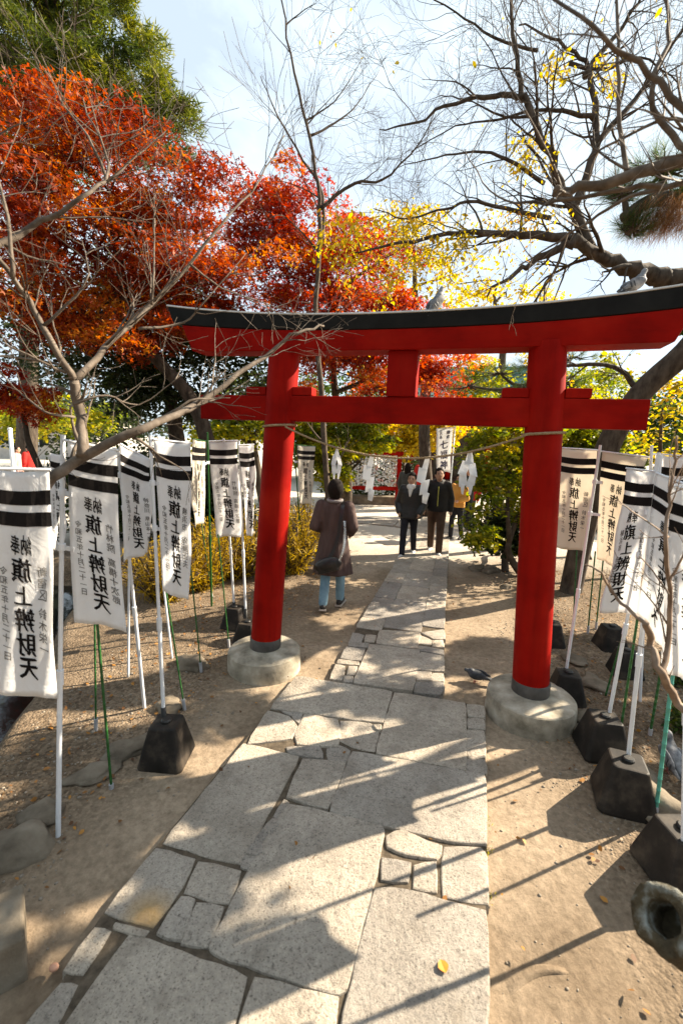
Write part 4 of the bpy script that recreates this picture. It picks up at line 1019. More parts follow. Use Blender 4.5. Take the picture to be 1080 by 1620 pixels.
# ================================================================== pigeons
M['pg_grey'] = pmat('pigeon_grey_plumage', (0.045, 0.047, 0.052), (0.30, 0.30, 0.31), 22, 0.7, 0.4, 0.006, 0.2)
M['pg_dark'] = pmat('pigeon_dark_plumage', (0.02, 0.022, 0.026), (0.07, 0.075, 0.085), 18, 0.6, 0.3, 0.004, 0.3)
M['pg_leg'] = pmat('pigeon_leg', (0.30, 0.09, 0.07), (0.36, 0.12, 0.1), 20, 0.6, 0)
def pigeon(label, loc, face, pitch, wingmat, bodymat, size=1.0, head_dn=False):
    loc = V(loc); f = V((math.sin(face), math.cos(face), 0)); r = V((math.cos(face), -math.sin(face), 0)); s = size
    F2 = f * math.cos(pitch) + TZ * math.sin(pitch); U2 = TZ * math.cos(pitch) - f * math.sin(pitch)
    th = thing('pigeon', label, 'pigeon', loc, 'pigeons about the gate')
    B = loc + TZ * .105 * s
    mb = MB(); mb.ball(B, .058 * s, .105 * s, .062 * s, 16, 12, (r, F2, U2)); mb.ball(B + F2 * .065 * s + U2 * .018 * s, .045 * s, .05 * s, .052 * s, 12, 8, (r, F2, U2))
    hd = B + F2 * .085 * s + TZ * .09 * s if not head_dn else B + F2 * .12 * s + TZ * .03 * s
    capsule(mb, B + F2 * .07 * s + U2 * .02 * s, hd, .034 * s, .024 * s); mb.ball(hd + f * .006 * s, .024 * s, .030 * s, .025 * s, 10, 8, (r, f, TZ))
    mb.tube([hd + f * .025 * s, hd + f * .038 * s - TZ * .004 * s, hd + f * .05 * s - TZ * .01 * s], [.007 * s, .005 * s, .0015 * s], 6)
    capsule(mb, B - F2 * .07 * s, B - F2 * .15 * s - U2 * .008 * s, .038 * s, .02 * s)
    bo = fuse('body', mb, bodymat, th, .009 * s, 2)
    mb = MB(); t0 = B - F2 * .10 * s; t1 = B - F2 * .215 * s - U2 * .012 * s
    mb.loft([[t + r * a * .028 * s + U2 * b2 * .008 * s for a, b2 in ((-w_, -1), (w_, -1), (w_, 1), (-w_, 1))] for t, w_ in ((t0, .8), ((t0 + t1) / 2, 1), (t1, 1.15))]); obj('tail', mb, M['pg_dark'], th)
    for sg in (-1, 1):
        mb = MB(); c0 = B + r * sg * .052 * s + U2 * .012 * s
        mb.ball(c0 - F2 * .02 * s, .013 * s, .105 * s, .045 * s, 12, 8, (r, nrm(F2 - U2 * .12 * 1), U2)); mb.ball(c0 - F2 * .10 * s, .009 * s, .08 * s, .02 * s, 10, 6, (r, nrm(F2 + r * sg * .12), U2))
        wg = obj('wing', mb, wingmat, th, True)
        for q_ in (.055, .09):
            mb = MB(); mb.ball(c0 - F2 * q_ * s + r * sg * .0095 * s, .0055 * s, .009 * s, .03 * s, 8, 6, (r, nrm(F2 + U2 * .4), U2)); obj('wing_bar', mb, M['pg_dark'], wg, True)
        mb = MB(); l0 = loc + r * sg * .022 * s
        mb.tube([l0 + TZ * .06 * s, l0 + TZ * .004], .0042 * s, 6)
        for a in (-.6, 0, .6, 3.14): mb.tube([l0 + TZ * .004, l0 + (f * math.cos(a) + r * math.sin(a)) * .03 * s + TZ * .003], .003 * s, 5)
        obj('leg', mb, M['pg_leg'], th)
        mb = MB(); mb.ball(hd + f * .012 * s + r * sg * .0215 * s + TZ * .005 * s, .0045 * s, seg=6, rings=5); obj('eye', mb, M['pg_dark'], th)
def roof_z(u): return 3.08 + .112 * arc(u)
pigeon('pigeon perched mid-beam on the gate roof, facing right', T(.215, -.06, roof_z(.2)), math.radians(60), .85, M['pg_grey'], M['pg_grey'], .68)
pigeon('fluffed pigeon perched near the right end of the gate roof', T(1.50, -.05, roof_z(1.5)), math.radians(85), .5, M['pg_grey'], M['pg_grey'], .66)
q = gp(752, 1076); q[2] = gzz(q[0], q[1]); pigeon('dark pigeon on the ground between path and right pillar', q, math.radians(-70), .1, M['pg_dark'], M['pg_dark'], .72, True)
q = gp(1058, 1232); q[2] = gzz(q[0], q[1]); pigeon('grey pigeon on the gravel at the right edge among the rocks', q, math.radians(10), .25, M['pg_grey'], M['pg_grey'], 1.0)

# ================================================================== rocks, log, scraps on the ground
def rock(px, size, label, seed, sq=.6, mat='rock', ax=1.3):
    p = gp(*px); p[2] = gzz(p[0], p[1]); rr = random.Random(seed)
    mb = MB(); bm = bmesh.new(); bmesh.ops.create_icosphere(bm, subdivisions=3, radius=1)
    a = rr.uniform(0, 3.14); ca, sa = math.cos(a), math.sin(a)
    for v in bm.verts:
        d = V(v.co); n = 1 + .45 * mnoise.noise(Vector(d * 1.3) + Vector((seed * 3.1, 0, 0))) + .18 * mnoise.noise(Vector(d * 3.2) + Vector((0, seed * 2.3, 0)))
        q = d * n; q[0] *= ax; q[2] = max(q[2] * sq, -.25); q = V((q[0] * ca - q[1] * sa, q[0] * sa + q[1] * ca, q[2])); v.co = Vector(p + q * size + TZ * size * .12)
    me = bpy.data.meshes.new('rock'); bm.to_mesh(me); bm.free()
    o = obj('rock', me, M[mat], None, True); return tag(o, label, 'rock', 'rocks lying beside the path')
rock((28, 1345), .13, 'brown rock by the left edge beside the first pole foot', 1)
rock((65, 1290), .09, 'flat rock behind the first pole foot on the left', 2, .4)
rock((205, 1185), .10, 'low earthy rock left of the left black block', 3, .35, ax=1.8)
rock((150, 1225), .09, 'half buried rock left of the leaning green stake', 4, .3, ax=1.8)
rock((268, 1120), .09, 'sunlit rock behind the left black block', 5, .6)
rock((303, 1052), .12, 'rounded rock between the white stake and left pillar', 6, .6)
rock((322, 912), .22, 'large rock in front of the golden shrub', 7, .6)
rock((925, 1145), .09, 'flat split rock right of the right footing stone', 8, .4)
rock((938, 1090), .11, 'shaded rock among the right blocks', 9, .35)
rock((905, 1050), .10, 'broken tile-like rock behind the right pillar', 10, .3)
rock((1030, 1285), .13, 'rock beside the teal stake on the right', 11, .7)
rock((1010, 1235), .10, 'pale rock behind the big right block', 12, .5)
rock((925, 1165), .08, 'small rock between the two nearest right blocks', 13, .6)
rock((775, 905), .12, 'dark rock at the foot of the small yellow-green tree', 14, .8)
rock((758, 900), .14, 'mossy flat rock left of the small yellow-green tree', 15, .4)
rock((800, 930), .08, 'small rock near right pillar under the small tree', 16, .6)
rock((470, 905), .10, 'rock under the thin green banner pole seen through gate', 17, .4)
p = gp(2, 1556); th = thing('stone_block', 'cut grey stone block at the bottom left edge', 'stone block', p)
mb = MB(); mb.box(V((p[0] - .13, p[1] + .03, .07)), .17, .13, .11, (V((.8, .6, 0)), V((-.6, .8, 0)), TZ)); bevel(obj('block_body', mb, M['rock'], th), .012, 3)
# hollow cut log close to the lens, lower right
M['logbark'] = pmat('lichened_log_bark', (0.02, 0.015, 0.009), (0.085, 0.066, 0.038), 15, 0.9, 0.9, 0.03, 0.2, c3=(0.34, 0.36, 0.33))
M['logend'] = pmat('pale_cut_wood', (0.28, 0.24, 0.16), (0.5, 0.46, 0.36), 18, 0.85, 0.4, 0.006)
tipc = at(1048, 1452, 1.02); axd = nrm(V((.75, .18, -.62))); 
th = thing('hollow_log', 'hollow sawn log leaning in at the lower right corner', 'log', tipc)
def hollow(r0, r1, L):
    mb = MB(); e1 = nrm(cross(axd, TZ)); e2 = cross(e1, axd); rr = []
    for (r, t) in ((r1, .10), (r1, .0), (r1 * 1.08, -.004), (r0 * .97, -.002), (r0, .012), (r0 * .97, .05), (r0 * 1.02, .12), (r0 * 1.0, .3), (r0 * 1.1, L)):
        ring = []
        for k in range(28):
            a = 2 * math.pi * k / 28; n = 1 + .12 * mnoise.noise(Vector((math.cos(a) * 2, math.sin(a) * 2, t * 6))) ; ring.append(tipc + axd * t + (e1 * math.cos(a) + e2 * math.sin(a)) * r * n)
        rr.append(ring)
    mb.loft(rr, cap=False); mb.add([tipc + axd * .09 + (e1 * math.cos(2 * math.pi * k / 12) + e2 * math.sin(2 * math.pi * k / 12)) * r1 * 1.2 for k in range(12)], [tuple(range(12))]); return mb
obj('log_body', hollow(.085, .044, 1.6), M['logbark'], th, True)
# fallen leaf, pebble and a scuffed ridge of earth
def fallen(px, size, label, seed, mat):
    p = gp(*px, .042); rr = np.random.default_rng(seed); mb = MB(); vs = []; n = 11
    prof = [(0, 0), (.35, .25), (.5, .6), (.3, .85), (0, 1.05), (-.3, .85), (-.5, .6), (-.35, .25)]
    a = seed * 1.7; pts = []
    for u, v in prof: pts.append((u * math.cos(a) - (v - .5) * math.sin(a), u * math.sin(a) + (v - .5) * math.cos(a), .22 * abs(u) + .1 * (v - .5) ** 2))
    mid = [(-(v - .5) * math.sin(a), (v - .5) * math.cos(a), .0 + .1 * (v - .5) ** 2) for v in (.0, .35, .7, 1.05)]
    vs = [p + V(q) * size for q in pts + mid[1:3]]
    fs = [(0, 1, 8), (1, 2, 9, 8), (2, 3, 9), (3, 4, 9), (4, 5, 9), (5, 6, 9), (6, 7, 8, 9), (7, 0, 8)]
    mb.add(vs, fs); o = obj('fallen_leaf', mb, mat, None); sm = o.modifiers.new('t', 'SOLIDIFY'); sm.thickness = .0012
    return tag(o, label, 'leaf', 'single leaves fallen on the path')
M['lf_orange1'] = pmat('orange_dead_leaf', (0.50, 0.16, 0.015), (0.62, 0.28, 0.03), 30, 0.6, 0.3, 0.004)
fallen((700, 1528), .046, 'curled orange leaf lying on the sunlit slab at bottom', 2, M['lf_orange1'])
p = gp(86, 1535); mb = MB(); mb.ball(V((p[0], p[1], .014)), .019, .015, .013, 12, 8); o = obj('pebble', mb, pmat('pink_pebble', (.45, .22, .13), (.55, .3, .2), 20, .8, .3, .004), None, True); tag(o, 'small pinkish pebble on the earth near the bottom left slabs', 'pebble')
p0, p1 = gp(800, 1555), gp(900, 1535); mb = MB(); rr = []
for i in range(13):
    t = i / 12; c = p0 + (p1 - p0) * t + V((0, .03 * math.sin(t * 3.1), 0)); hgt = .018 * math.sin(math.pi * t) ** .6 + .001; d = nrm(p1 - p0); s_ = V((-d[1], d[0], 0)); wd = .035 * (1 - .6 * t)
    rr.append([c + s_ * wd * a + TZ * (hgt * (1 - a * a) ** .5 * (1 if a < 0 else .8) + gzz(c[0], c[1]) - .002) for a in np.linspace(-1, 1, 9)])
mb.loft(rr, closed=False); o = obj('earth_ridge', mb, M['earth'], None, True, kind='structure')

# ---- gravel and leaf litter
rg = np.random.default_rng(11); ico = bmesh.new(); bmesh.ops.create_icosphere(ico, subdivisions=1, radius=1); iv = np.array([v.co[:] for v in ico.verts]); ifc = np.array([[v.index for v in f.verts] for f in ico.faces]); ico.free()
def scatter_pebbles(name, n, box, size, keep, label, mat):
    x = rg.uniform(box[0], box[1], n); y = rg.uniform(box[2], box[3], n); u, v = pathuv(x, y); ok = keep(x, y, u, v); x, y = x[ok], y[ok]; n = len(x); z = gz(x, y)
    s = size * rg.lognormal(0, .45, n); sc_ = s[:, None] * rg.uniform(.6, 1.2, (n, 3)); sc_[:, 2] *= .6
    a = rg.uniform(0, 6.28, n); vs = iv[None] * sc_[:, None, :]; ca, sa = np.cos(a)[:, None], np.sin(a)[:, None]
    vx = vs[:, :, 0] * ca - vs[:, :, 1] * sa; vy = vs[:, :, 0] * sa + vs[:, :, 1] * ca
    P = np.stack([vx + x[:, None], vy + y[:, None], vs[:, :, 2] + z[:, None] + .001], -1).reshape(-1, 3)
    F = (ifc[None] + (np.arange(n) * len(iv))[:, None, None]).reshape(-1, 3)
    me = bpy.data.meshes.new(name); me.vertices.add(len(P)); me.vertices.foreach_set('co', P.astype(np.float32).reshape(-1)); me.loops.add(len(F) * 3); me.loops.foreach_set('vertex_index', F.astype(np.int32).reshape(-1))
    me.polygons.add(len(F)); me.polygons.foreach_set('loop_start', np.arange(0, len(F) * 3, 3, dtype=np.int32)); me.polygons.foreach_set('loop_total', np.full(len(F), 3, np.int32)); me.update(calc_edges=True)
    o = obj(name, me, mat, None, True, 'stuff'); tag(o, label, 'gravel'); return o
M['gravel'] = pmat('gravel_stone', (0.10, 0.085, 0.065), (0.24, 0.20, 0.155), 40, 0.9, 0.2, 0.002, 0.2, c3=(0.36, 0.32, 0.27))
scatter_pebbles('gravel', 16000, (-2.2, 4.2, 1.0, 7.5), .0055, lambda x, y, u, v: (np.abs(u) > 1.25 + .25 * np.sin(3 * v)) & (gz(x, y) > -.1), 'loose brown gravel on both sides of the path', M['gravel'])
scatter_pebbles('grit', 2600, (-1.6, 2.4, 1.0, 7), .0035, lambda x, y, u, v: (np.abs(u + .1) > .9) & (np.abs(u) < 1.5), 'scattered grit on the trodden earth by the slabs', M['gravel'])
N = 5200; x = rg.uniform(-2.1, 4.6, N); y = rg.uniform(1.2, 9.5, N); u, v = pathuv(x, y); ok = ((np.abs(u) > 1.3) | (rg.random(N) < .09)) & (gz(x, y) > -.1); x, y = x[ok], y[ok]; N = len(x)
cen = np.stack([x, y, gz(x, y) + .012 + .03 * ((np.abs(pathuv(x, y)[0]) < .9))], -1); ey = rg.normal(size=(N, 3)); ey[:, 2] *= .25; ey /= np.linalg.norm(ey, axis=1, keepdims=True); up = rg.normal(size=(N, 3)) * .35 + [0, 0, 1]; ex = cross(ey, up); ex /= np.linalg.norm(ex, axis=1, keepdims=True); s = rg.uniform(.014, .042, (N, 1))
o = obj('leaf_litter', leafmesh('leaf_litter', cen, ex * s, ey * s, OVAL, rg.random(N), .25), M['lf_litter'], None, kind='stuff'); tag(o, 'dry leaves littering the gravel under the banners', 'leaf litter')
# fallen twigs
tw_ = MB(); rw = random.Random(4)
for _ in range(420):
    x_, y_ = rw.uniform(-2.0, 4.2), rw.uniform(1.2, 8.5); u_, v_ = pathuv(x_, y_)
    if abs(u_) < 1.2 and rw.random() > .12 or gzz(x_, y_) < -.1: continue
    a_ = rw.uniform(0, 6.28); l_ = rw.uniform(.03, .14); z_ = gzz(x_, y_) + .004 + (.03 if abs(u_) < .9 else 0); d_ = V((math.cos(a_), math.sin(a_), rw.uniform(-.03, .06)))
    tw_.tube([V((x_, y_, z_)), V((x_, y_, z_)) + d_ * l_ * .5 + V((-d_[1], d_[0], 0)) * l_ * rw.uniform(-.12, .12), V((x_, y_, z_)) + d_ * l_], [.0022, .0018, .001], 4)
tag(obj('fallen_twigs', tw_, M['bark_tan'], None, kind='stuff'), 'thin dry twigs fallen on the bare earth', 'twigs')
# small weeds along the slab edge
for i, (px, py) in enumerate(((770, 1345), (774, 1420), (1008, 1298), (768, 1300))):
    p = gp(px, py); n = 26; cen = np.tile(p, (n, 1)) + rg.normal(size=(n, 3)) * [.012, .02, 0]; ey = rg.normal(size=(n, 3)) * .5 + [0, 0, 1]; ey /= np.linalg.norm(ey, axis=1, keepdims=True); ex = cross(ey, rg.normal(size=(n, 3))); ex /= np.linalg.norm(ex, axis=1, keepdims=True)
    o = obj('grass_tuft', leafmesh('grass_tuft', cen, ex * .003, ey * rg.uniform(.015, .04, (n, 1)), BLADE, rg.random(n)), M['lf_yg'], None)
    tag(o, ('tiny grass tuft at the slab edge, farther of the lower pair', 'tiny grass tuft at the slab edge, nearest the camera', 'grass tuft at the foot of the big right black block', 'tiny grass tuft at slab edge beside the long pole shadow')[i], 'grass tuft', 'weeds by the path')
# ================================================================== trees
def perp(d, rng):
    a = rng.normal(size=3); a -= d * (a @ d); return nrm(a)
def grow(segs, p, d, L, r, lev, rng, wander=.22, up=.05, kids=(3, 5), ang=(.5, 1.0), ratio=(.45, .7), flat=None, minr=.0012):
    """adds one bent shoot and its side shoots to segs as (points, radii)"""
    n = max(3, int(4 + lev)); pts = [V(p)]; rad = [r]; d = nrm(d); q = V(p)
    for i in range(n):
        d = nrm(d + perp(d, rng) * wander * rng.uniform(.3, 1) + V((0, 0, up)))
        q = q + d * L / n; pts.append(q); rad.append(max(minr, r * (1 - .82 * (i + 1) / n)))
    segs.append((pts, rad))
    if lev <= 0: return
    for j in range(rng.integers(kids[0], kids[1] + 1)):
        t = rng.uniform(.25, .98); i = min(n - 1, int(t * n)); b = pts[i] + (pts[i + 1] - pts[i]) * (t * n - i)
        dd = nrm(pts[i + 1] - pts[i]); side = perp(dd, rng); a = rng.uniform(*ang)
        grow(segs, b, dd * math.cos(a) + side * math.sin(a), L * rng.uniform(*ratio), rad[i] * rng.uniform(.5, .75), lev - 1, rng, wander, up, kids, ang, ratio, flat, minr)
def limb(segs, pxs, Y0, Y1, r0, r1, rng, twigs=0, tl=(.4, .8), lev=2, k=4, spread=.3, **kw):
    n = len(pxs); P = [at(x, y, (Y0[i] if Y1 is None else Y0 + (Y1 - Y0) * i / (n - 1)) + (rng.uniform(-spread, spread) * .3 if 0 < i < n - 1 else 0)) for i, (x, y) in enumerate(pxs)]
    L = smooth_line(P, k); m = len(L)
    wob = [p + (rng.normal(size=3) * r0 * .25 if 0 < i < m - 1 else 0) for i, p in enumerate(L)]
    rad = [r0 + (r1 - r0) * (i / (m - 1)) ** .8 for i in range(m)]
    segs.append((wob, rad))
    for _ in range(twigs):
        t = rng.uniform(.12, 1.0); i = min(m - 2, int(t * (m - 1))); d = nrm(wob[i + 1] - wob[i]); a = rng.uniform(.5, 1.2)
        grow(segs, wob[i], d * math.cos(a) + perp(d, rng) * math.sin(a) + V((0, 0, .12)), rng.uniform(*tl), max(.003, rad[i] * rng.uniform(.28, .5)), lev, rng, **kw)
    return wob, rad
def woodmesh(segs, big=.02):
    mb = MB()
    for pts, rad in segs:
        mb.tube(pts, rad, 12 if max(rad) > .06 else 8 if max(rad) > big else 5 if max(rad) > .006 else 3, cap=max(rad) > .004)
    return mb
def wood(name, segs, mat, parent): return obj(name, woodmesh(segs), mat, parent, True)
R_ = np.random.default_rng

def leafy(name, label, cat, base, tops, n_cl, per, size, lmat, bmat, seed, group=None, trunk_r=.12, cl_r=(.35, .6), flat=.45, shape=OVAL, droop=.3, surf=.55, pts_extra=None, wide=1.0, lean=None, trunk_kind='trunk', multi=1):
    """tops: list of (centre, (rx, ry, rz)); leaves gather in clumps on branches"""
    rng = R_(seed); base = V(base); th = thing(name, label, cat, base, group)
    wts = np.array([t[1][0] * t[1][1] * t[1][2] for t in tops]) ** .67; wts /= wts.sum()
    cc = np.average([t[0] for t in tops], axis=0, weights=wts); zlow = min(t[0][2] - t[1][2] for t in tops)
    segs = []; nodes = []
    fork = base + (cc - base) * .45; fork[2] = max(.35 * (cc[2]), zlow * .8 + .1)
    for mtr in range(multi):
        off = rng.normal(size=3) * [.25, .25, 0] * (multi > 1)
        mid = (base + fork) / 2 + rng.normal(size=3) * .12 * [1, 1, 0]
        tp = smooth_line([base + off - TZ * .05, mid + off, fork, (fork + cc) / 2 + rng.normal(size=3) * .15, cc], 4)
        rad = [trunk_r * (1.25 if i == 0 else 1 - .75 * i / (len(tp) - 1)) for i in range(len(tp))]
        segs.append((tp, rad)); nodes += list(zip(tp[6:], rad[6:]))
    for (c, rr) in tops:
        j = min(nodes, key=lambda q: np.linalg.norm(q[0] - c) + .4 * abs(q[0][2] - fork[2])); m2 = (j[0] + c) / 2 + rng.normal(size=3) * .2
        lp = smooth_line([j[0], m2, c], 4); r0 = j[1] * .7; rd = [r0 * (1 - .6 * i / 8) for i in range(len(lp))]; segs.append((lp, rd)); nodes += list(zip(lp, rd))
    cens = []; cr = []
    for i in range(n_cl):
        c, rr = tops[rng.choice(len(tops), p=wts)]
        d = dirs(rng, 1)[0]; q = V(c) + d * V(rr) * (rng.uniform(0, 1) ** (1 - surf) if surf < 1 else 1)
        j = nodes[int(np.argmin([np.linalg.norm(nd[0] - q) for nd in nodes]))]
        L = np.linalg.norm(q - j[0]); m2 = (j[0] + q) / 2 + rng.normal(size=3) * .1 * L + TZ * .05 * L
        lp = smooth_line([j[0], m2, q], 3); r0 = min(j[1] * .55, .012 + .02 * L); segs.append((lp, [max(.002, r0 * (1 - .8 * k / (len(lp) - 1))) for k in range(len(lp))]))
        cens.append(q); cr.append(rng.uniform(*cl_r))
    wood('trunk', segs, bmat, th)
    cens = np.array(cens); cr = np.array(cr); N = n_cl * per
    ci = np.repeat(np.arange(n_cl), per); d = dirs(rng, N); rad = rng.random(N) ** .45
    P = cens[ci] + d * (cr[ci] * rad)[:, None] * [1, 1, flat]
    P[:, 2] -= (cr[ci] * rad) ** 2 * .35
    ex, ey = leaf_axes(rng, N, size, droop, .6, wide)
    clr = rng.random(n_cl); rnd = np.clip(.55 * clr[ci] + .45 * rng.random(N), 0, 1)
    obj('crown', leafmesh('crown', P, ex, ey, shape, rnd, .15), lmat, th)
    return th
def ell(px, py, rx, ry, Y, ryd=None):
    c = at(px, py, Y); s = Y / FPX * 1.03; return (c, (rx * s, (ryd or rx * s * .8), ry * s))

# --- pale bare tree whose limbs reach in from the left
rng = R_(21); th = thing('bare_tree', 'pale grey leafless tree reaching over the left banners', 'tree', (-2.35, 1.55, 0)); segs = []
b0 = V((-2.35, 1.55, -.05)); k0 = at(-70, 850, 1.78)
segs.append((smooth_line([b0, b0 + V((.08, .05, .6)), k0 - TZ * .05, k0], 4), [.075] * 4 + [.06] * 5 + [.05] * 4))
tw = dict(wander=.26, up=.03, kids=(2, 3), ang=(.45, 1.0))
A, _ = limb(segs, [(-70, 850), (20, 800), (75, 768), (130, 722), (230, 680), (330, 626), (420, 562), (470, 524), (512, 516)], [1.78, 1.8, 1.82, 1.86, 2.05, 2.35, 2.65, 2.85, 3.0], None, 0.0344, 0.0066, rng, 15, (.25, .55), 2, **tw)
limb(segs, [(130, 722), (128, 660), (117, 602)], 1.88, 1.95, 0.0246, 0.0197, rng, 3, (.15, .3), 1, **tw)
limb(segs, [(117, 602), (170, 548), (240, 482), (300, 418), (350, 352), (410, 285), (450, 214)], 1.95, 2.9, 0.0180, 0.0025, rng, 18, (.25, .55), 2, **tw)
limb(segs, [(240, 482), (243, 430), (244, 360), (246, 310)], 2.2, 2.3, 0.0074, 0.0016, rng, 6, (.12, .25), 1, **tw)
limb(segs, [(300, 418), (350, 455), (420, 480), (478, 500)], 2.35, 2.6, 0.0066, 0.0016, rng, 6, (.15, .3), 1, **tw)
limb(segs, [(220, 520), (290, 510), (330, 470), (390, 400)], 2.15, 2.5, 0.0074, 0.0016, rng, 6, (.15, .35), 1, **tw)
limb(segs, [(117, 602), (85, 545), (55, 490), (22, 440), (-30, 370)], 1.95, 1.8, 0.0164, 0.0082, rng, 9, (.25, .5), 2, **tw)
limb(segs, [(70, 515), (120, 470), (140, 430), (130, 380)], 1.9, 2.1, 0.0074, 0.0016, rng, 6, (.15, .3), 1, **tw)
limb(segs, [(-60, 420), (0, 385), (65, 350), (130, 312), (172, 275), (150, 200), (125, 150)], 1.75, 2.3, 0.0180, 0.0016, rng, 14, (.25, .5), 2, **tw)
limb(segs, [(172, 290), (140, 215), (100, 165), (65, 85)], 2.2, 2.5, 0.0082, 0.0016, rng, 8, (.2, .4), 2, **tw)
limb(segs, [(172, 285), (215, 250), (265, 205)], 2.2, 2.5, 0.0074, 0.0016, rng, 6, (.15, .35), 1, **tw)
limb(segs, [(105, 590), (60, 570), (0, 540)], 1.93, 1.8, 0.0082, 0.0033, rng, 6, (.15, .3), 1, **tw)
limb(segs, [(20, 440), (12, 340), (-10, 230), (60, 185)], 1.82, 2.0, 0.0098, 0.0016, rng, 9, (.2, .45), 2, **tw)
limb(segs, [(230, 680), (300, 635), (350, 628), (395, 600)], 2.1, 2.5, 0.0082, 0.0025, rng, 6, (.15, .3), 1, **tw)
limb(segs, [(118, 640), (170, 625), (220, 640), (290, 590)], 1.9, 2.2, 0.0066, 0.0016, rng, 8, (.15, .3), 1, **tw)
limb(segs, [(118, 660), (70, 650), (20, 610), (-20, 560)], 1.9, 1.8, 0.0066, 0.0016, rng, 6, (.15, .3), 1, **tw)
wood('branches', segs, M['bark_grey'], th)

# --- thin bare tree in the middle
rng = R_(5); q = gp(522, 905); th = thing('bare_sapling', 'slender dark leafless tree rising behind the gate at centre left', 'tree', (q[0], q[1], 0)); segs = []; Yc = q[1]
tw2 = dict(wander=.2, up=.04, kids=(3, 5), ang=(.45, .95), ratio=(.4, .65))
limb(segs, [(522, 910), (515, 700), (500, 520), (508, 360), (500, 270), (478, 170), (455, 60), (440, -60)], Yc, Yc, .055, .007, rng, 12, (.6, 1.2), 2, **tw2)
limb(segs, [(508, 380), (510, 310), (470, 235), (435, 175), (412, 120)], Yc, Yc + .5, .03, .005, rng, 10, (.4, .9), 2, **tw2)
limb(segs, [(506, 330), (560, 290), (605, 285), (660, 230), (690, 180)], Yc, Yc - .6, .03, .004, rng, 12, (.4, .9), 2, **tw2)
limb(segs, [(490, 215), (530, 195), (565, 165), (600, 110)], Yc, Yc + .6, .02, .003, rng, 10, (.4, .8), 2, **tw2)
limb(segs, [(485, 190), (530, 160), (575, 90)], Yc, Yc + .2, .016, .003, rng, 8, (.4, .8), 2, **tw2)
limb(segs, [(452, 40), (475, 20), (500, 5)], Yc, Yc, .012, .003, rng, 5, (.3, .6), 1, **tw2)
limb(segs, [(505, 400), (470, 360), (440, 340), (420, 350)], Yc, Yc - .5, .016, .003, rng, 7, (.3, .6), 2, **tw2)
wood('branches', segs, M['bark_mid'], th)

# --- big dark tree on the right
rng = R_(8); Yt = 5.6; q = gp(905, 950); q = V((at(905, 900, 6.2)[0], 6.2, 0)); th = thing('old_tree', 'big dark half-bare tree leaning over the right end of the gate', 'tree', q); segs = []
tw3 = dict(wander=.32, up=-.01, kids=(2, 5), ang=(.45, 1.0), ratio=(.45, .7))
segs.append((smooth_line([q - TZ * .1, at(918, 860, 6.2), at(955, 720, 6.1), at(1010, 625, 6.0), at(1085, 555, 5.8), at(1130, 490, 5.7), at(1110, 445, 5.6), at(1050, 445, 5.6)], 4), [.22] + [.15] * 10 + [.14] * 8 + [.13] * 10))
limb(segs, [(1050, 445), (1010, 430), (960, 405), (915, 385), (870, 398), (820, 430), (770, 470)], 5.6, 5.2, 0.1200, 0.0096, rng, 11, (.5, 1.1), 2, **tw3)
limb(segs, [(915, 385), (860, 372), (810, 372), (750, 368), (690, 372), (620, 390), (560, 400)], 5.5, 5.0, 0.0600, 0.0080, rng, 16, (.5, 1.0), 2, **tw3)
limb(segs, [(930, 390), (905, 330), (880, 280), (855, 215), (825, 155), (780, 150), (720, 165), (660, 190), (600, 205)], 5.5, 5.2, 0.0680, 0.0048, rng, 19, (.5, 1.1), 3, **tw3)
limb(segs, [(828, 160), (816, 90), (808, 20), (806, -60)], 5.4, 5.3, 0.0320, 0.0120, rng, 11, (.5, 1.0), 2, **tw3)
limb(segs, [(905, 330), (935, 260), (945, 200), (935, 130), (920, 90), (870, 60), (820, 40)], 5.5, 5.9, 0.0560, 0.0080, rng, 18, (.5, 1.1), 3, **tw3)
limb(segs, [(940, 190), (890, 175), (850, 175), (780, 190), (720, 200), (650, 240)], 5.6, 6.0, 0.0280, 0.0040, rng, 16, (.5, 1.0), 2, **tw3)
limb(segs, [(925, 120), (960, 70), (1000, 20), (1030, -40)], 5.8, 6.0, 0.0400, 0.0096, rng, 11, (.5, 1.0), 2, **tw3)
limb(segs, [(940, 230), (1000, 160), (1050, 90), (1090, 20)], 5.6, 6.0, 0.0400, 0.0120, rng, 13, (.5, 1.0), 2, **tw3)
limb(segs, [(870, 345), (800, 330), (740, 320), (690, 335), (640, 345), (590, 330)], 5.5, 5.0, 0.0280, 0.0040, rng, 16, (.45, .9), 2, **tw3)
limb(segs, [(860, 290), (800, 250), (750, 240), (690, 250), (630, 265)], 5.4, 5.0, 0.0240, 0.0032, rng, 13, (.45, .9), 2, **tw3)
limb(segs, [(1010, 620), (980, 585), (930, 575), (880, 580), (845, 570)], 6.0, 6.3, 0.0400, 0.0160, rng, 8, (.4, .8), 2, **tw3)
limb(segs, [(850, 80), (780, 60), (720, 20), (660, -20)], 5.7, 5.5, 0.0200, 0.0048, rng, 11, (.5, 1.0), 2, **tw3)
limb(segs, [(900, 100), (960, 110), (1010, 90), (1070, 130)], 5.9, 5.6, 0.0240, 0.0064, rng, 11, (.5, 1.0), 2, **tw3)
wood('branches', segs, M['bark_dark'], th)
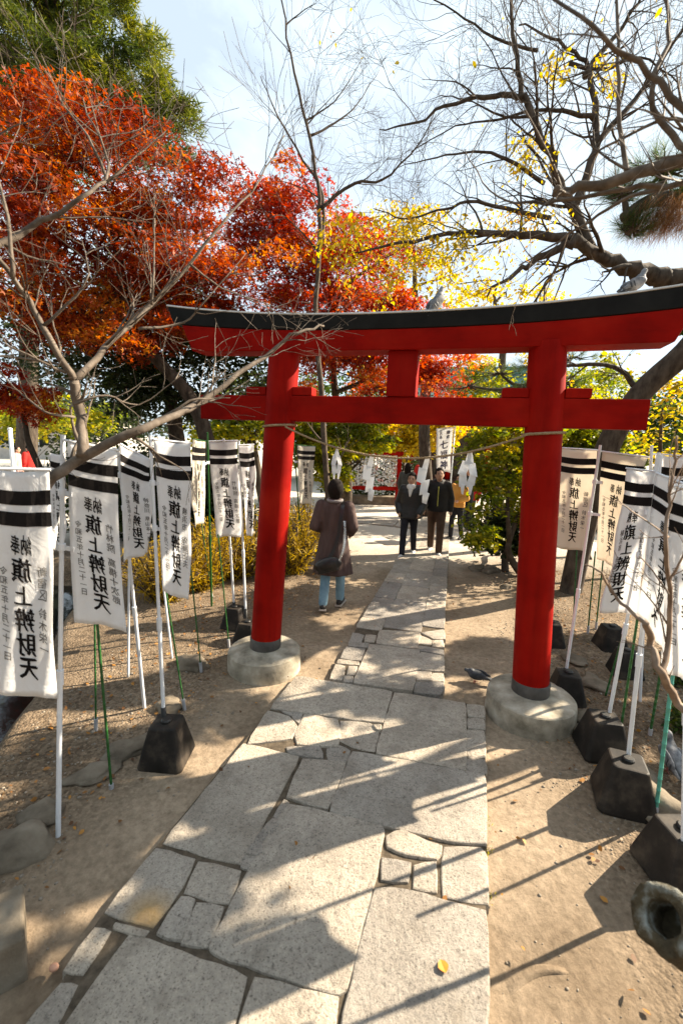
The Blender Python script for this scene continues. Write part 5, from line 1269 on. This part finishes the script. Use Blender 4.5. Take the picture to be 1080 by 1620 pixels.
# lingering yellow leaves on its low twigs
tips = [p for pts, rad in segs if max(rad) < .012 for p in pts[1:]]; tips = np.array(tips)
px = 540 + FPX * ((tips - CP) @ CR) / ((tips - CP) @ CF); py = 810 - FPX * ((tips - CP) @ CU) / ((tips - CP) @ CF)
wt = np.where((py > 330) & (px < 900), .55, .004) + np.where((np.hypot(px - 840, py - 245) < 38) | (np.hypot(px - 965, py - 110) < 30) | (np.hypot(px - 880, py - 100) < 20), .35, 0)
tips = tips[rng.random(len(tips)) < wt]; N = min(len(tips) * 2, 5000); sel = rng.integers(0, len(tips), N); P = tips[sel] + rng.normal(size=(N, 3)) * .05
ex, ey = leaf_axes(rng, N, .045, .9, .2, .8); obj('leaves', leafmesh('leaves', P, ex, ey, OVAL, rng.random(N) * .6 + .35, .3), M['lf_yellow'], th)

# --- near bare branches from the right edge
rng = R_(33); th = thing('near_branches_tree', 'out of focus pale branches reaching in from the upper right edge', 'tree', (2.6, 1.2, 0)); segs = []
segs.append((smooth_line([V((2.6, 1.2, -.05)), V((2.5, 1.3, 1.2)), V((2.35, 1.5, 2.2)), at(1180, 225, 1.75)], 4), [.06] * 5 + [.05] * 4 + [.045] * 4))
tw4 = dict(wander=.2, up=.03, kids=(2, 3), ang=(.4, .9), ratio=(.35, .6))
limb(segs, [(1180, 225), (1080, 255), (980, 278), (895, 304), (880, 300)], 1.75, 1.8, 0.0289, 0.0136, rng, 6, (.2, .45), 1, **tw4)
limb(segs, [(1180, 270), (1080, 288), (990, 298), (900, 315), (830, 322), (775, 302), (735, 238)], 1.75, 2.2, 0.0153, 0.0017, rng, 10, (.2, .45), 1, **tw4)
limb(segs, [(1080, 290), (1000, 310), (930, 350), (870, 390), (820, 420)], 1.8, 2.3, 0.0102, 0.0026, rng, 8, (.2, .4), 1, **tw4)
limb(segs, [(992, 278), (980, 200), (978, 100), (975, -20)], 1.8, 1.9, 0.0102, 0.0051, rng, 6, (.2, .4), 1, **tw4)
limb(segs, [(1180, 260), (1080, 170), (1010, 100), (940, 45), (860, -10)], 1.4, 1.5, 0.0136, 0.0034, rng, 7, (.2, .4), 1, **tw4)
limb(segs, [(1100, 250), (1050, 200), (1030, 130), (1060, 50), (1040, -30)], 1.75, 1.9, 0.0136, 0.0051, rng, 7, (.2, .4), 1, **tw4)
limb(segs, [(1120, 200), (1050, 190), (990, 215), (930, 250), (880, 300)], 1.7, 2.1, 0.0085, 0.0026, rng, 8, (.2, .4), 1, **tw4)
wood('branches', segs, M['bark_grey'], th)
# --- tan sapling at the right edge in front of the banners
rng = R_(14); th = thing('twiggy_shrub', 'tan leafless sapling twigs before the banners at the right edge', 'shrub', (1.75, 1.25, 0)); segs = []
tw5 = dict(wander=.15, up=.03, kids=(1, 3), ang=(.4, .9), ratio=(.35, .6))
segs.append((smooth_line([V((1.75, 1.25, -.03)), V((1.70, 1.3, .5)), at(1105, 1150, 1.5)], 4), [.022] * 9))
limb(segs, [(1105, 1150), (1068, 1105), (1045, 1065), (1028, 1020), (1020, 985)], 1.5, 1.5, .018, .012, rng, 2, (.1, .2), 1, **tw5)
limb(segs, [(1048, 1070), (1055, 1010), (1058, 930), (1050, 860), (1055, 800), (1066, 730), (1070, 690)], 1.5, 1.55, .012, .004, rng, 7, (.12, .3), 1, **tw5)
limb(segs, [(1022, 990), (990, 960), (965, 935), (950, 905), (925, 893)], 1.5, 1.6, .008, .003, rng, 3, (.08, .15), 1, **tw5)
limb(segs, [(1056, 850), (1030, 830), (1000, 810), (975, 790)], 1.53, 1.6, .005, .002, rng, 2, (.08, .15), 1, **tw5)
limb(segs, [(1056, 920), (1080, 880), (1110, 840)], 1.53, 1.5, .006, .003, rng, 3, (.1, .2), 1, **tw5)
limb(segs, [(1057, 940), (1030, 900), (1010, 880)], 1.53, 1.55, .004, .002, rng, 1, (.08, .15), 1, **tw5)
wood('branches', segs, M['bark_tan'], th)

# --- maples
leafy('maple_tree', 'large orange-red maple filling the upper left', 'tree', (-1.9, 8.6, 0),
      [ell(40, 200, 110, 80, 7.6), ell(190, 270, 110, 85, 7.6), ell(60, 360, 170, 120, 7.2), ell(270, 330, 110, 90, 7.8), ell(200, 420, 170, 90, 7.4), ell(350, 420, 90, 80, 7.8), ell(150, 500, 150, 60, 7.3), ell(200, 470, 150, 60, 8.4), ell(300, 480, 90, 60, 8.4)],
      235, 230, .055, M['lf_maple'], M['bark_dark'], 3, trunk_r=.20, cl_r=(.35, .62), flat=.4, shape=MAPLE, droop=.35, surf=.6)
leafy('maple_tree', 'bright scarlet maple behind the middle of the gate beam', 'tree', (.1, 10.6, 0),
      [ell(415, 330, 75, 75, 9.6), ell(470, 380, 80, 90, 9.8), ell(560, 440, 85, 75, 9.8), ell(500, 480, 130, 60, 9.6), ell(620, 480, 60, 45, 9.9), ell(580, 585, 120, 55, 9.4), ell(690, 590, 60, 45, 9.6)],
      170, 230, .06, M['lf_red'], M['bark_dark'], 4, trunk_r=.16, cl_r=(.35, .6), flat=.45, shape=MAPLE, droop=.35, surf=.65)
leafy('maple_tree', 'small scarlet maple sprays at the far left edge', 'tree', (-5.6, 8.2, 0), [ell(-10, 590, 55, 50, 7.9), ell(55, 640, 40, 30, 7.9)], 22, 150, .055, M['lf_red'], M['bark_dark'], 9, trunk_r=.08, cl_r=(.25, .4), shape=MAPLE)
# --- feathery conifer, upper left
leafy('conifer_tree', 'tall feathery green conifer behind the orange maple', 'tree', at(40, 790, 15) * [1, 1, 0],
      [ell(20, -20, 150, 90, 15), ell(90, 60, 130, 70, 15), ell(150, 120, 110, 60, 14.6), ell(60, 150, 180, 70, 14.5), ell(215, 165, 75, 45, 14.4), ell(265, 205, 40, 45, 14.4), ell(40, -160, 90, 90, 15)],
      300, 330, .20, M['lf_conifer'], M['bark_dark'], 6, trunk_r=.35, cl_r=(.35, .7), flat=.5, shape=BLADE, droop=-.15, surf=.75, wide=.16)
# --- pines
def pine(label, base, pads, seed, n_t, nl, nmat, trunk=None, dead=None, r=.1):
    rng = R_(seed); base = V(base); th = thing('pine_tree', label, 'tree', base); segs = []; C_, EX, EY, RN = [], [], [], []; D = [[], [], [], []]
    cc = np.mean([p[0] for p in pads], axis=0); tp = smooth_line(trunk or [base, (base + cc) / 2 + V((.2, 0, 0)), cc - TZ * .2], 5); segs.append((tp, [r * (1 - .6 * i / len(tp)) for i in range(len(tp))]))
    for c, rr in pads:
        j = tp[int(np.argmin([np.linalg.norm(t - c) for t in tp]))]; lp = smooth_line([j, (j + c) / 2 - TZ * .08, c], 4); segs.append((lp, [r * .4 * (1 - .7 * i / len(lp)) for i in range(len(lp))]))
        for i in range(n_t):
            q = c + dirs(rng, 1)[0] * V(rr) * rng.random() ** .4; segs.append(([c, (c + q) / 2 - TZ * .03, q], [.012, .008, .004])); ax_ = nrm((q - c) * [1, 1, .4] + TZ * .35 * max(rr)); br = rng.random()
            for k in range(46):
                e = nrm(ax_ * .9 + rng.normal(size=3) * .62); C_.append(q + ax_ * rng.uniform(-.05, .03)); EY.append(e * nl * rng.uniform(.75, 1.15)); EX.append(nrm(cross(e, rng.normal(size=3))) * nl * .016); RN.append(.4 * br + .6 * rng.random())
    if dead is not None:
        c, rr, n = dead
        for i in range(n):
            q = c + dirs(rng, 1)[0] * V(rr) * rng.random() ** .5; e = nrm(V((rng.normal() * .5 - .5, rng.normal() * .5, -1))); D[0].append(q); D[2].append(e * nl * 1.2); D[1].append(nrm(cross(e, rng.normal(size=3))) * nl * .016); D[3].append(rng.random())
    wood('trunk', segs, M['bark_dark'], th); obj('needles', leafmesh('needles', np.array(C_), np.array(EX), np.array(EY), BLADE, RN), nmat, th)
    if dead is not None: obj('dead_needles', leafmesh('dead_needles', np.array(D[0]), np.array(D[1]), np.array(D[2]), BLADE, D[3]), M['lf_pine_dead'], th)
pine('pine bough with hanging brown dead needles at the right edge', (at(1250, 600, 3.6)[0], 3.6, 0), [(at(1050, 270, 3.5), (.28, .25, .12)), (at(1085, 300, 3.5), (.25, .25, .1)), (at(985, 300, 3.5), (.14, .15, .08)), (at(1000, 360, 3.5), (.14, .12, .05))], 2, 26, .15, M['lf_pine'],
     trunk=[V((at(1250, 600, 3.6)[0], 3.6, 0)), at(1240, 600, 3.6), at(1200, 420, 3.6), at(1120, 330, 3.6), at(1040, 315, 3.5), at(985, 345, 3.5)], dead=(at(1060, 335, 3.5), (.33, .25, .10), 2600), r=.09)
pine('dark green layered pine seen between the gate beams at right', (at(800, 700, 9)[0], 9, 0), [(at(790, 590, 9), (.7, .6, .2)), (at(850, 575, 9), (.6, .6, .16)), (at(905, 565, 9), (.5, .5, .14)), (at(740, 610, 9), (.6, .6, .2)), (at(820, 620, 9), (.7, .6, .15)), (at(890, 605, 9), (.5, .5, .15))], 4, 22, .17, M['lf_pine'], r=.12)
# --- broadleaf trees and shrubs through and round the gate
G1 = 'yellow-green trees round the yard'
leafy('small_tree', 'small yellow-green tree with dark forked stems left of the right pillar', 'tree', gp(808, 912), [ell(790, 720, 60, 60, 6.8), ell(775, 790, 45, 50, 6.7), ell(830, 690, 60, 40, 7.0), ell(755, 850, 32, 28, 6.4), ell(840, 780, 40, 50, 7.0)], 75, 110, .075, M['lf_yg'], M['bark_dark'], 12, G1, trunk_r=.07, cl_r=(.2, .36), flat=.4, surf=.7, multi=2)
leafy('small_tree', 'yellow tree behind the fortune rack beside the left pillar', 'tree', gp(505, 880), [ell(500, 700, 45, 40, 8.5), ell(560, 690, 60, 30, 9.0), ell(520, 760, 22, 30, 8.2), ell(545, 740, 22, 20, 8.2), ell(470, 680, 40, 30, 8.8), ell(525, 720, 40, 30, 8.3) ], 90, 120, .085, M['lf_yg'], M['bark_dark'], 13, G1, trunk_r=.10, cl_r=(.22, .4), flat=.4, surf=.7)
leafy('background_tree', 'golden-orange tree above the walkers under the tie beam', 'tree', at(640, 820, 16) * [1, 1, 0], [ell(640, 690, 60, 30, 16), ell(600, 680, 50, 30, 16), ell(690, 672, 50, 25, 16)], 60, 130, .15, M['lf_yellow'], M['bark_dark'], 15, G1, trunk_r=.2, cl_r=(.5, .8), flat=.5)
leafy('background_tree', 'yellow-green tree behind the tan banners beside the right pillar', 'tree', at(930, 860, 8.5) * [1, 1, 0], [ell(900, 690, 60, 30, 8.5), ell(960, 700, 50, 30, 8.5), ell(880, 660, 40, 20, 8.5), ell(860, 740, 30, 60, 8.5)], 70, 120, .08, M['lf_yg'], M['bark_dark'], 16, G1, trunk_r=.1, cl_r=(.25, .45), flat=.45)
leafy('background_tree', 'bright yellow tree above the gate roof at centre', 'tree', at(680, 800, 13) * [1, 1, 0], [ell(640, 390, 80, 60, 13), ell(700, 440, 70, 50, 13), ell(620, 450, 60, 40, 13)], 36, 70, .10, M['lf_yellow'], M['bark_dark'], 17, G1, trunk_r=.2, cl_r=(.4, .7), flat=.5, surf=.7)
leafy('background_tree', 'yellow tree low behind the gate roof between the pigeons', 'tree', at(790, 800, 15) * [1, 1, 0], [ell(720, 450, 55, 35, 15), ell(800, 470, 80, 25, 15), ell(860, 480, 40, 20, 15)], 26, 60, .11, M['lf_yellow'], M['bark_dark'], 18, G1, trunk_r=.18, cl_r=(.4, .7), flat=.5, surf=.8)
leafy('background_tree', 'pale green tree between the right pillar and the leaning trunk', 'tree', at(920, 820, 13) * [1, 1, 0], [ell(900, 610, 60, 40, 13), ell(940, 640, 60, 30, 13), ell(760, 610, 50, 50, 13), ell(970, 590, 40, 30, 14)], 70, 110, .11, M['lf_yg'], M['bark_dark'], 19, G1, trunk_r=.15, cl_r=(.4, .65), flat=.5)
leafy('background_tree', 'sparse orange-yellow tree behind the banners at the right edge', 'tree', at(1060, 830, 7.5) * [1, 1, 0], [ell(1030, 640, 55, 50, 7.5), ell(1070, 700, 50, 30, 7.5), ell(1050, 590, 40, 30, 7.5)], 40, 30, .07, M['lf_yellow'], M['bark_mid'], 20, G1, trunk_r=.07, cl_r=(.25, .4), surf=.8)
leafy('background_tree', 'yellow-green tree low at the far left behind the street', 'tree', at(60, 800, 18) * [1, 1, 0], [ell(60, 655, 120, 30, 18), ell(-40, 650, 80, 40, 18)], 60, 130, .16, M['lf_yg'], M['bark_dark'], 22, G1, trunk_r=.2, cl_r=(.6, .9), flat=.5)
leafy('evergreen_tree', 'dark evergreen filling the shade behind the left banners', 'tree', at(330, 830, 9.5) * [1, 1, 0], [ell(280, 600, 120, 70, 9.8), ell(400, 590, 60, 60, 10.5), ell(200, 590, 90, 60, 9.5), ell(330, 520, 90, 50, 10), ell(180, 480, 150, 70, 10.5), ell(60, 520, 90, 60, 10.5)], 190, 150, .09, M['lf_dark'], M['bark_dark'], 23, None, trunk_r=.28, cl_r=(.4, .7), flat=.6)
leafy('evergreen_tree', 'green tree glimpsed between gate beams left of the strut', 'tree', at(420, 820, 14) * [1, 1, 0], [ell(360, 690, 60, 30, 14), ell(430, 670, 50, 30, 14), ell(380, 640, 50, 30, 14)], 50, 120, .12, M['lf_yg'], M['bark_dark'], 24, G1, trunk_r=.2, cl_r=(.5, .8), flat=.5)
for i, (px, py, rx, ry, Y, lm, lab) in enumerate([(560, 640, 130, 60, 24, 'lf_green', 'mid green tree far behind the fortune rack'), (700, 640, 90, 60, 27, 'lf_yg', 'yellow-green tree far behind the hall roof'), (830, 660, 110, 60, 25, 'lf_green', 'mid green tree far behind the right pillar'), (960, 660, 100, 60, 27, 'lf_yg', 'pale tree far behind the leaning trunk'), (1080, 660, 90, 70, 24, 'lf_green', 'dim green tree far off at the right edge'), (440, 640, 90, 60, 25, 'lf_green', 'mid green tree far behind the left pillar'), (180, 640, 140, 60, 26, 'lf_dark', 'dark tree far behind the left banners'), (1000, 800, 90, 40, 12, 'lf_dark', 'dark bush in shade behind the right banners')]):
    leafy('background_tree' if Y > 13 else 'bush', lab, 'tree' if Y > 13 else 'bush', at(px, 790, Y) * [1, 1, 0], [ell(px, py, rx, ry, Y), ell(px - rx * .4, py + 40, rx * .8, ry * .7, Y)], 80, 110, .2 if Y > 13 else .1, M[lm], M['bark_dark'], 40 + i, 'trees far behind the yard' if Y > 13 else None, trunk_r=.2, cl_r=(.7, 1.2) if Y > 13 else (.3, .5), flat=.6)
# --- golden shrubs
def shrub(label, base, r, h, n, seed, mat, blade=.10, w=.018):
    rng = R_(seed); base = V(base); th = thing('golden_shrub', label, 'shrub', base, 'golden shrubs left of the yard'); segs = []; C_, EX, EY, RN = [], [], [], []
    for i in range(n):
        a = rng.uniform(0, 6.28); rr = r * rng.random() ** .6; tip = base + V((math.cos(a) * rr, math.sin(a) * rr, h * rng.uniform(.5, 1.05) * (1 - .35 * (rr / r) ** 2))); mid = (base + tip) / 2 + V((math.cos(a), math.sin(a), .5)) * .1 * r
        P = smooth_line([base + V((math.cos(a), math.sin(a), 0)) * rr * .25, mid, tip], 3); segs.append((P, [.006] * len(P))); br = rng.random()
        for t in range(26):
            j = rng.integers(1, len(P)); q = P[j] + rng.normal(size=3) * .05; e = nrm(rng.normal(size=3) + [0, 0, .3]); C_.append(q); EY.append(e * blade * rng.uniform(.6, 1.3)); EX.append(nrm(cross(e, rng.normal(size=3))) * w); RN.append(.5 * br + .5 * rng.random())
    wood('stems', segs, M['bark_mid'], th); obj('foliage', leafmesh('foliage', np.array(C_), np.array(EX), np.array(EY), OVAL, RN), mat, th)
def g0(px, py): p = gp(px, py); p[2] = 0; return p
shrub('golden shrub seen through the gate right of the left pillar', g0(462, 905), .5, 1.05, 190, 1, M['lf_gold'])
shrub('golden shrub behind the left pillar and small banners', g0(375, 912), .62, 1.0, 190, 2, M['lf_gold'])
shrub('golden-brown shrub in half shade left of the left pillar', g0(318, 930), .55, .95, 170, 3, M['lf_gold'])
shrub('dull golden shrub behind the cream hemmed banner', g0(262, 948), .55, .9, 150, 4, M['lf_gold'])
shrub('pale golden shrub farther behind beside the coated walker', g0(480, 868), .55, 1.0, 150, 5, M['lf_gold'])
# small dark plants at the right edge
for i, (px, py, r, h) in enumerate(((1085, 1170, .16, .22), (1075, 1085, .2, .2))):
    rng = R_(60 + i); b = gp(px, py); N = 700; P = b + dirs(rng, N) * [r, r, h] * (rng.random((N, 1)) ** .4); P[:, 2] = np.abs(P[:, 2]) + gzz(b[0], b[1]); ex, ey = leaf_axes(rng, N, .035, .1)
    th = thing('low_plant', ('low green plant beside the pigeon at the right edge', 'low green plant under the edge banner on the right')[i], 'plant', b, 'low plants at the right edge'); obj('foliage', leafmesh('foliage', P, ex, ey, OVAL, rng.random(N), .2), M['lf_green'], th)
    segs = [([b - TZ * .02, b + V((rng.normal() * r * .4, rng.normal() * r * .4, h * .7))], [.005, .002]) for _ in range(9)]; wood('stems', segs, M['bark_mid'], th)

# ================================================================== background buildings and street
M['darkwood'] = pmat('dark_red_timber', (0.035, 0.012, 0.008), (0.075, 0.026, 0.017), 7, 0.7, 0.2, 0.01)
M['teal_roof'] = pmat('green_copper_roof', (0.06, 0.15, 0.13), (0.12, 0.25, 0.22), 6, 0.6, 0.2, 0.01)
hc = at(735, 780, 21) * [1, 1, 0]; th = thing('shrine_hall', 'dark red shrine hall with green copper roof behind the walkers', 'building', hc)
HX = TX; HY = TY
def hp(u, v, z): return hc + HX * u + HY * v + TZ * z
mb = MB(); mb.box(hp(0, 2.2, 1.9), 2.6, 1.6, 1.9, (HX, HY, TZ)); obj('wall', mb, M['darkwood'], th)
for u in (-2.7, -.9, .9, 2.7):
    mb = MB(); mb.lathe(hp(u, .3, 0), [(.13, 0), (.13, 3.3)], 12); obj('post', mb, M['red'], th, True)
mb = MB(); mb.box(hp(0, .3, 3.1), 3.0, .1, .13, (HX, HY, TZ)); obj('lintel', mb, M['red'], th)
mb = MB(); mb.box(hp(0, .3, .45), 2.9, .5, .08, (HX, HY, TZ)); obj('veranda', mb, M['darkwood'], th)
mb = MB(); rr = []
for s in np.linspace(-1, 1, 13):
    q = []
    for z0 in (0, .14):
        pass
    rr.append([hp(-3.6, 2 + 3.2 * s, 3.6 + 2.1 * (1 - abs(s)) ** 1.25), hp(3.6, 2 + 3.2 * s, 3.6 + 2.1 * (1 - abs(s)) ** 1.25), hp(3.6, 2 + 3.2 * s, 3.75 + 2.1 * (1 - abs(s)) ** 1.25), hp(-3.6, 2 + 3.2 * s, 3.75 + 2.1 * (1 - abs(s)) ** 1.25)])
mb.loft(rr); rf2 = obj('roof', mb, M['teal_roof'], th)
mb = MB(); mb.box(hp(0, 2, 5.95), 3.7, .16, .16, (HX, HY, TZ)); obj('ridge', mb, M['teal_roof'], rf2)
for u in np.linspace(-2.2, 2.2, 6):
    mb = MB(); mb.box(hp(u, .585, 1.7), .32, .012, 1.0, (HX, HY, TZ)); obj('lattice_door', mb, M['bark_dark'], th)
# street scene at the far left: low pale wall, white post, two passers-by, pale house
pw = at(20, 735, 15); M['palewall'] = pmat('pale_plaster', (.42, .38, .33), (.55, .50, .44), 4, .9, .2, .01)
th = thing('low_wall', 'low pale wall along the street at the far left', 'wall', (pw[0], 15, 0)); 
for i in range(9):
    mb = MB(); mb.box(V((pw[0] - 3.0 + i * 1.02, 15 + .12 * i, .35)), .5, .12, .35 , None); bevel(obj('wall_panel', mb, M['palewall'], th), .02)
    mb = MB(); mb.box(V((pw[0] - 3.0 + i * 1.02, 15 + .12 * i, .73)), .512, .16, .03, None); obj('coping', mb, M['concrete'], th)
p = at(18, 700, 12); th = thing('white_post', 'white post by the street at the far left', 'post', (p[0], 12, 0)); mb = MB(); mb.tube([V((p[0], 12, 0)), V((p[0], 12, p[2] + .35))], .05, 12); obj('shaft', mb, M['pole_white'], th, True); mb = MB(); mb.ball(V((p[0], 12, p[2] + .36)), .06, .06, .04); obj('cap', mb, M['pole_white'], th, True)
p = at(28, 735, 14); person('passer-by in pale pink top beside the white post far left', (p[0], 14, 0), 1.2, 1.6, dict(trousers=M['navy'], shoes=M['shoe_black'], top=pmat('pink_cloth', (.4, .25, .24), (.5, .33, .31), 8, .8, .2), hem=.85, hair='nape', stride=.12))
p = at(48, 735, 14.5); person('passer-by in red top walking along the far left street', (p[0], 14.5, 0), -1.4, 1.65, dict(trousers=M['greycloth'], shoes=M['shoe_black'], top=M['redcloth'], hem=.85, hair='nape', stride=.12))
hcx = at(10, 700, 34); th = thing('pale_house', 'pale low house beyond the street at the far left', 'building', (hcx[0], 34, 0))
mb = MB(); mb.box(V((hcx[0], 37, 1.5)), 7, 3, 1.5); obj('wall', mb, M['palewall'], th)
mb = MB(); rr = [[V((hcx[0] + sx_ * 7.5, 37 + sy_, z)) for sx_, z in ((-1, zz), (1, zz), (1, zz + .15), (-1, zz + .15))] for sy_, zz in ((-3.6, 2.95), (0, 4.5), (3.6, 2.95))]; mb.loft(rr); obj('roof', mb, pmat('grey_tile_roof', (.12, .12, .125), (.2, .2, .21), 10, .7, .3), th)
for i in range(5):
    mb = MB(); mb.box(V((hcx[0] - 5.2 + i * 2.6, 33.97, 1.6)), .7, .04, .55); wn = obj('window', mb, M['black_roof'], th); mb = MB(); mb.box(V((hcx[0] - 5.2 + i * 2.6, 33.93, 1.6)), .03, .03, .55); obj('mullion', mb, M['pole_white'], wn)

# --- unseen trees outside the frame, put in to shade the ground and dim skylight
kx, ky = math.sin(SUN_AZ) / math.tan(SUN_EL), math.cos(SUN_AZ) / math.tan(SUN_EL)
def over(sx_, sy_, z, r): return (V((sx_ + kx * z, sy_ + ky * z, z)), (r, r, r * .45))  # crown clump placed up-sun so its shadow lands on the given ground spot
leafy('evergreen_tree', 'unseen evergreen tree outside the right edge, crown placed to shade the near slabs', 'tree', (6.2, 4.6, 0),
      [over(-.95, 1.35, 3.8, .36), over(-1.5, 1.65, 3.8, .35), over(-1.25, 2.1, 3.9, .42), over(-1.0, 2.9, 4.2, .4), over(.45, 3.25, 3.5, .42), over(.95, 3.15, 3.3, .3), over(.55, 4.5, 3.6, .5), over(-.5, 4.6, 4.2, .5), over(1.7, 3.1, 3.0, .35), over(2.3, 2.9, 3.2, .4), over(2.6, 4.1, 3.4, .5), over(1.5, 4.3, 3.2, .35), over(-1.5, 3.5, 4.4, .4), over(2.9, 3.4, 3.3, .45), over(2.0, 3.75, 3.2, .35), over(-1.7, 2.5, 4.3, .35), over(2.1, 2.2, 3.0, .25)],
      70, 200, .10, M['lf_green'], M['bark_dark'], 71, trunk_r=.2, cl_r=(.2, .34), flat=.5, surf=.4)
for i, (x, y, s) in enumerate(((-4.8, -6.5, 1), (1.0, -9.5, 1.1), (6.5, -6.5, 1), (-7.8, 0.5, .9))):  # never in view, added to block skylight from behind and from the left
    leafy('evergreen_tree', ('unseen evergreen tree added behind the camera to the left to dim skylight', 'unseen evergreen tree added straight behind the camera to dim skylight', 'unseen evergreen tree added behind the camera to the right to dim skylight', 'unseen evergreen tree added beyond the left edge to dim skylight')[i], 'tree', (x, y, 0),
          [(V((x, y, 5.0 * s)), (2.6 * s, 2.6 * s, 2.0 * s)), (V((x + 1.5, y, 3.2 * s)), (1.8, 1.8, 1.3)), (V((x - 1.5, y + .5, 3.0 * s)), (1.8, 1.8, 1.2)), (V((x, y, 7.5 * s)), (1.8, 1.8, 1.5))], 120, 80, .28, M['lf_dark'], M['bark_dark'], 80 + i, trunk_r=.3, cl_r=(.6, 1.0), flat=.6)
leafy('bush', 'dark bush behind the fortune rack', 'bush', pc_ + Yv * 1.8, [(pc_ + Yv * 1.8 + TZ * .9, (2.2, .6, .9)), (pc_ + Yv * 1.8 + X * 1.5 + TZ * .8, (1.0, .6, .8))], 45, 130, .11, M['lf_dark'], M['bark_dark'], 91, trunk_r=.06, cl_r=(.35, .55), flat=.8)

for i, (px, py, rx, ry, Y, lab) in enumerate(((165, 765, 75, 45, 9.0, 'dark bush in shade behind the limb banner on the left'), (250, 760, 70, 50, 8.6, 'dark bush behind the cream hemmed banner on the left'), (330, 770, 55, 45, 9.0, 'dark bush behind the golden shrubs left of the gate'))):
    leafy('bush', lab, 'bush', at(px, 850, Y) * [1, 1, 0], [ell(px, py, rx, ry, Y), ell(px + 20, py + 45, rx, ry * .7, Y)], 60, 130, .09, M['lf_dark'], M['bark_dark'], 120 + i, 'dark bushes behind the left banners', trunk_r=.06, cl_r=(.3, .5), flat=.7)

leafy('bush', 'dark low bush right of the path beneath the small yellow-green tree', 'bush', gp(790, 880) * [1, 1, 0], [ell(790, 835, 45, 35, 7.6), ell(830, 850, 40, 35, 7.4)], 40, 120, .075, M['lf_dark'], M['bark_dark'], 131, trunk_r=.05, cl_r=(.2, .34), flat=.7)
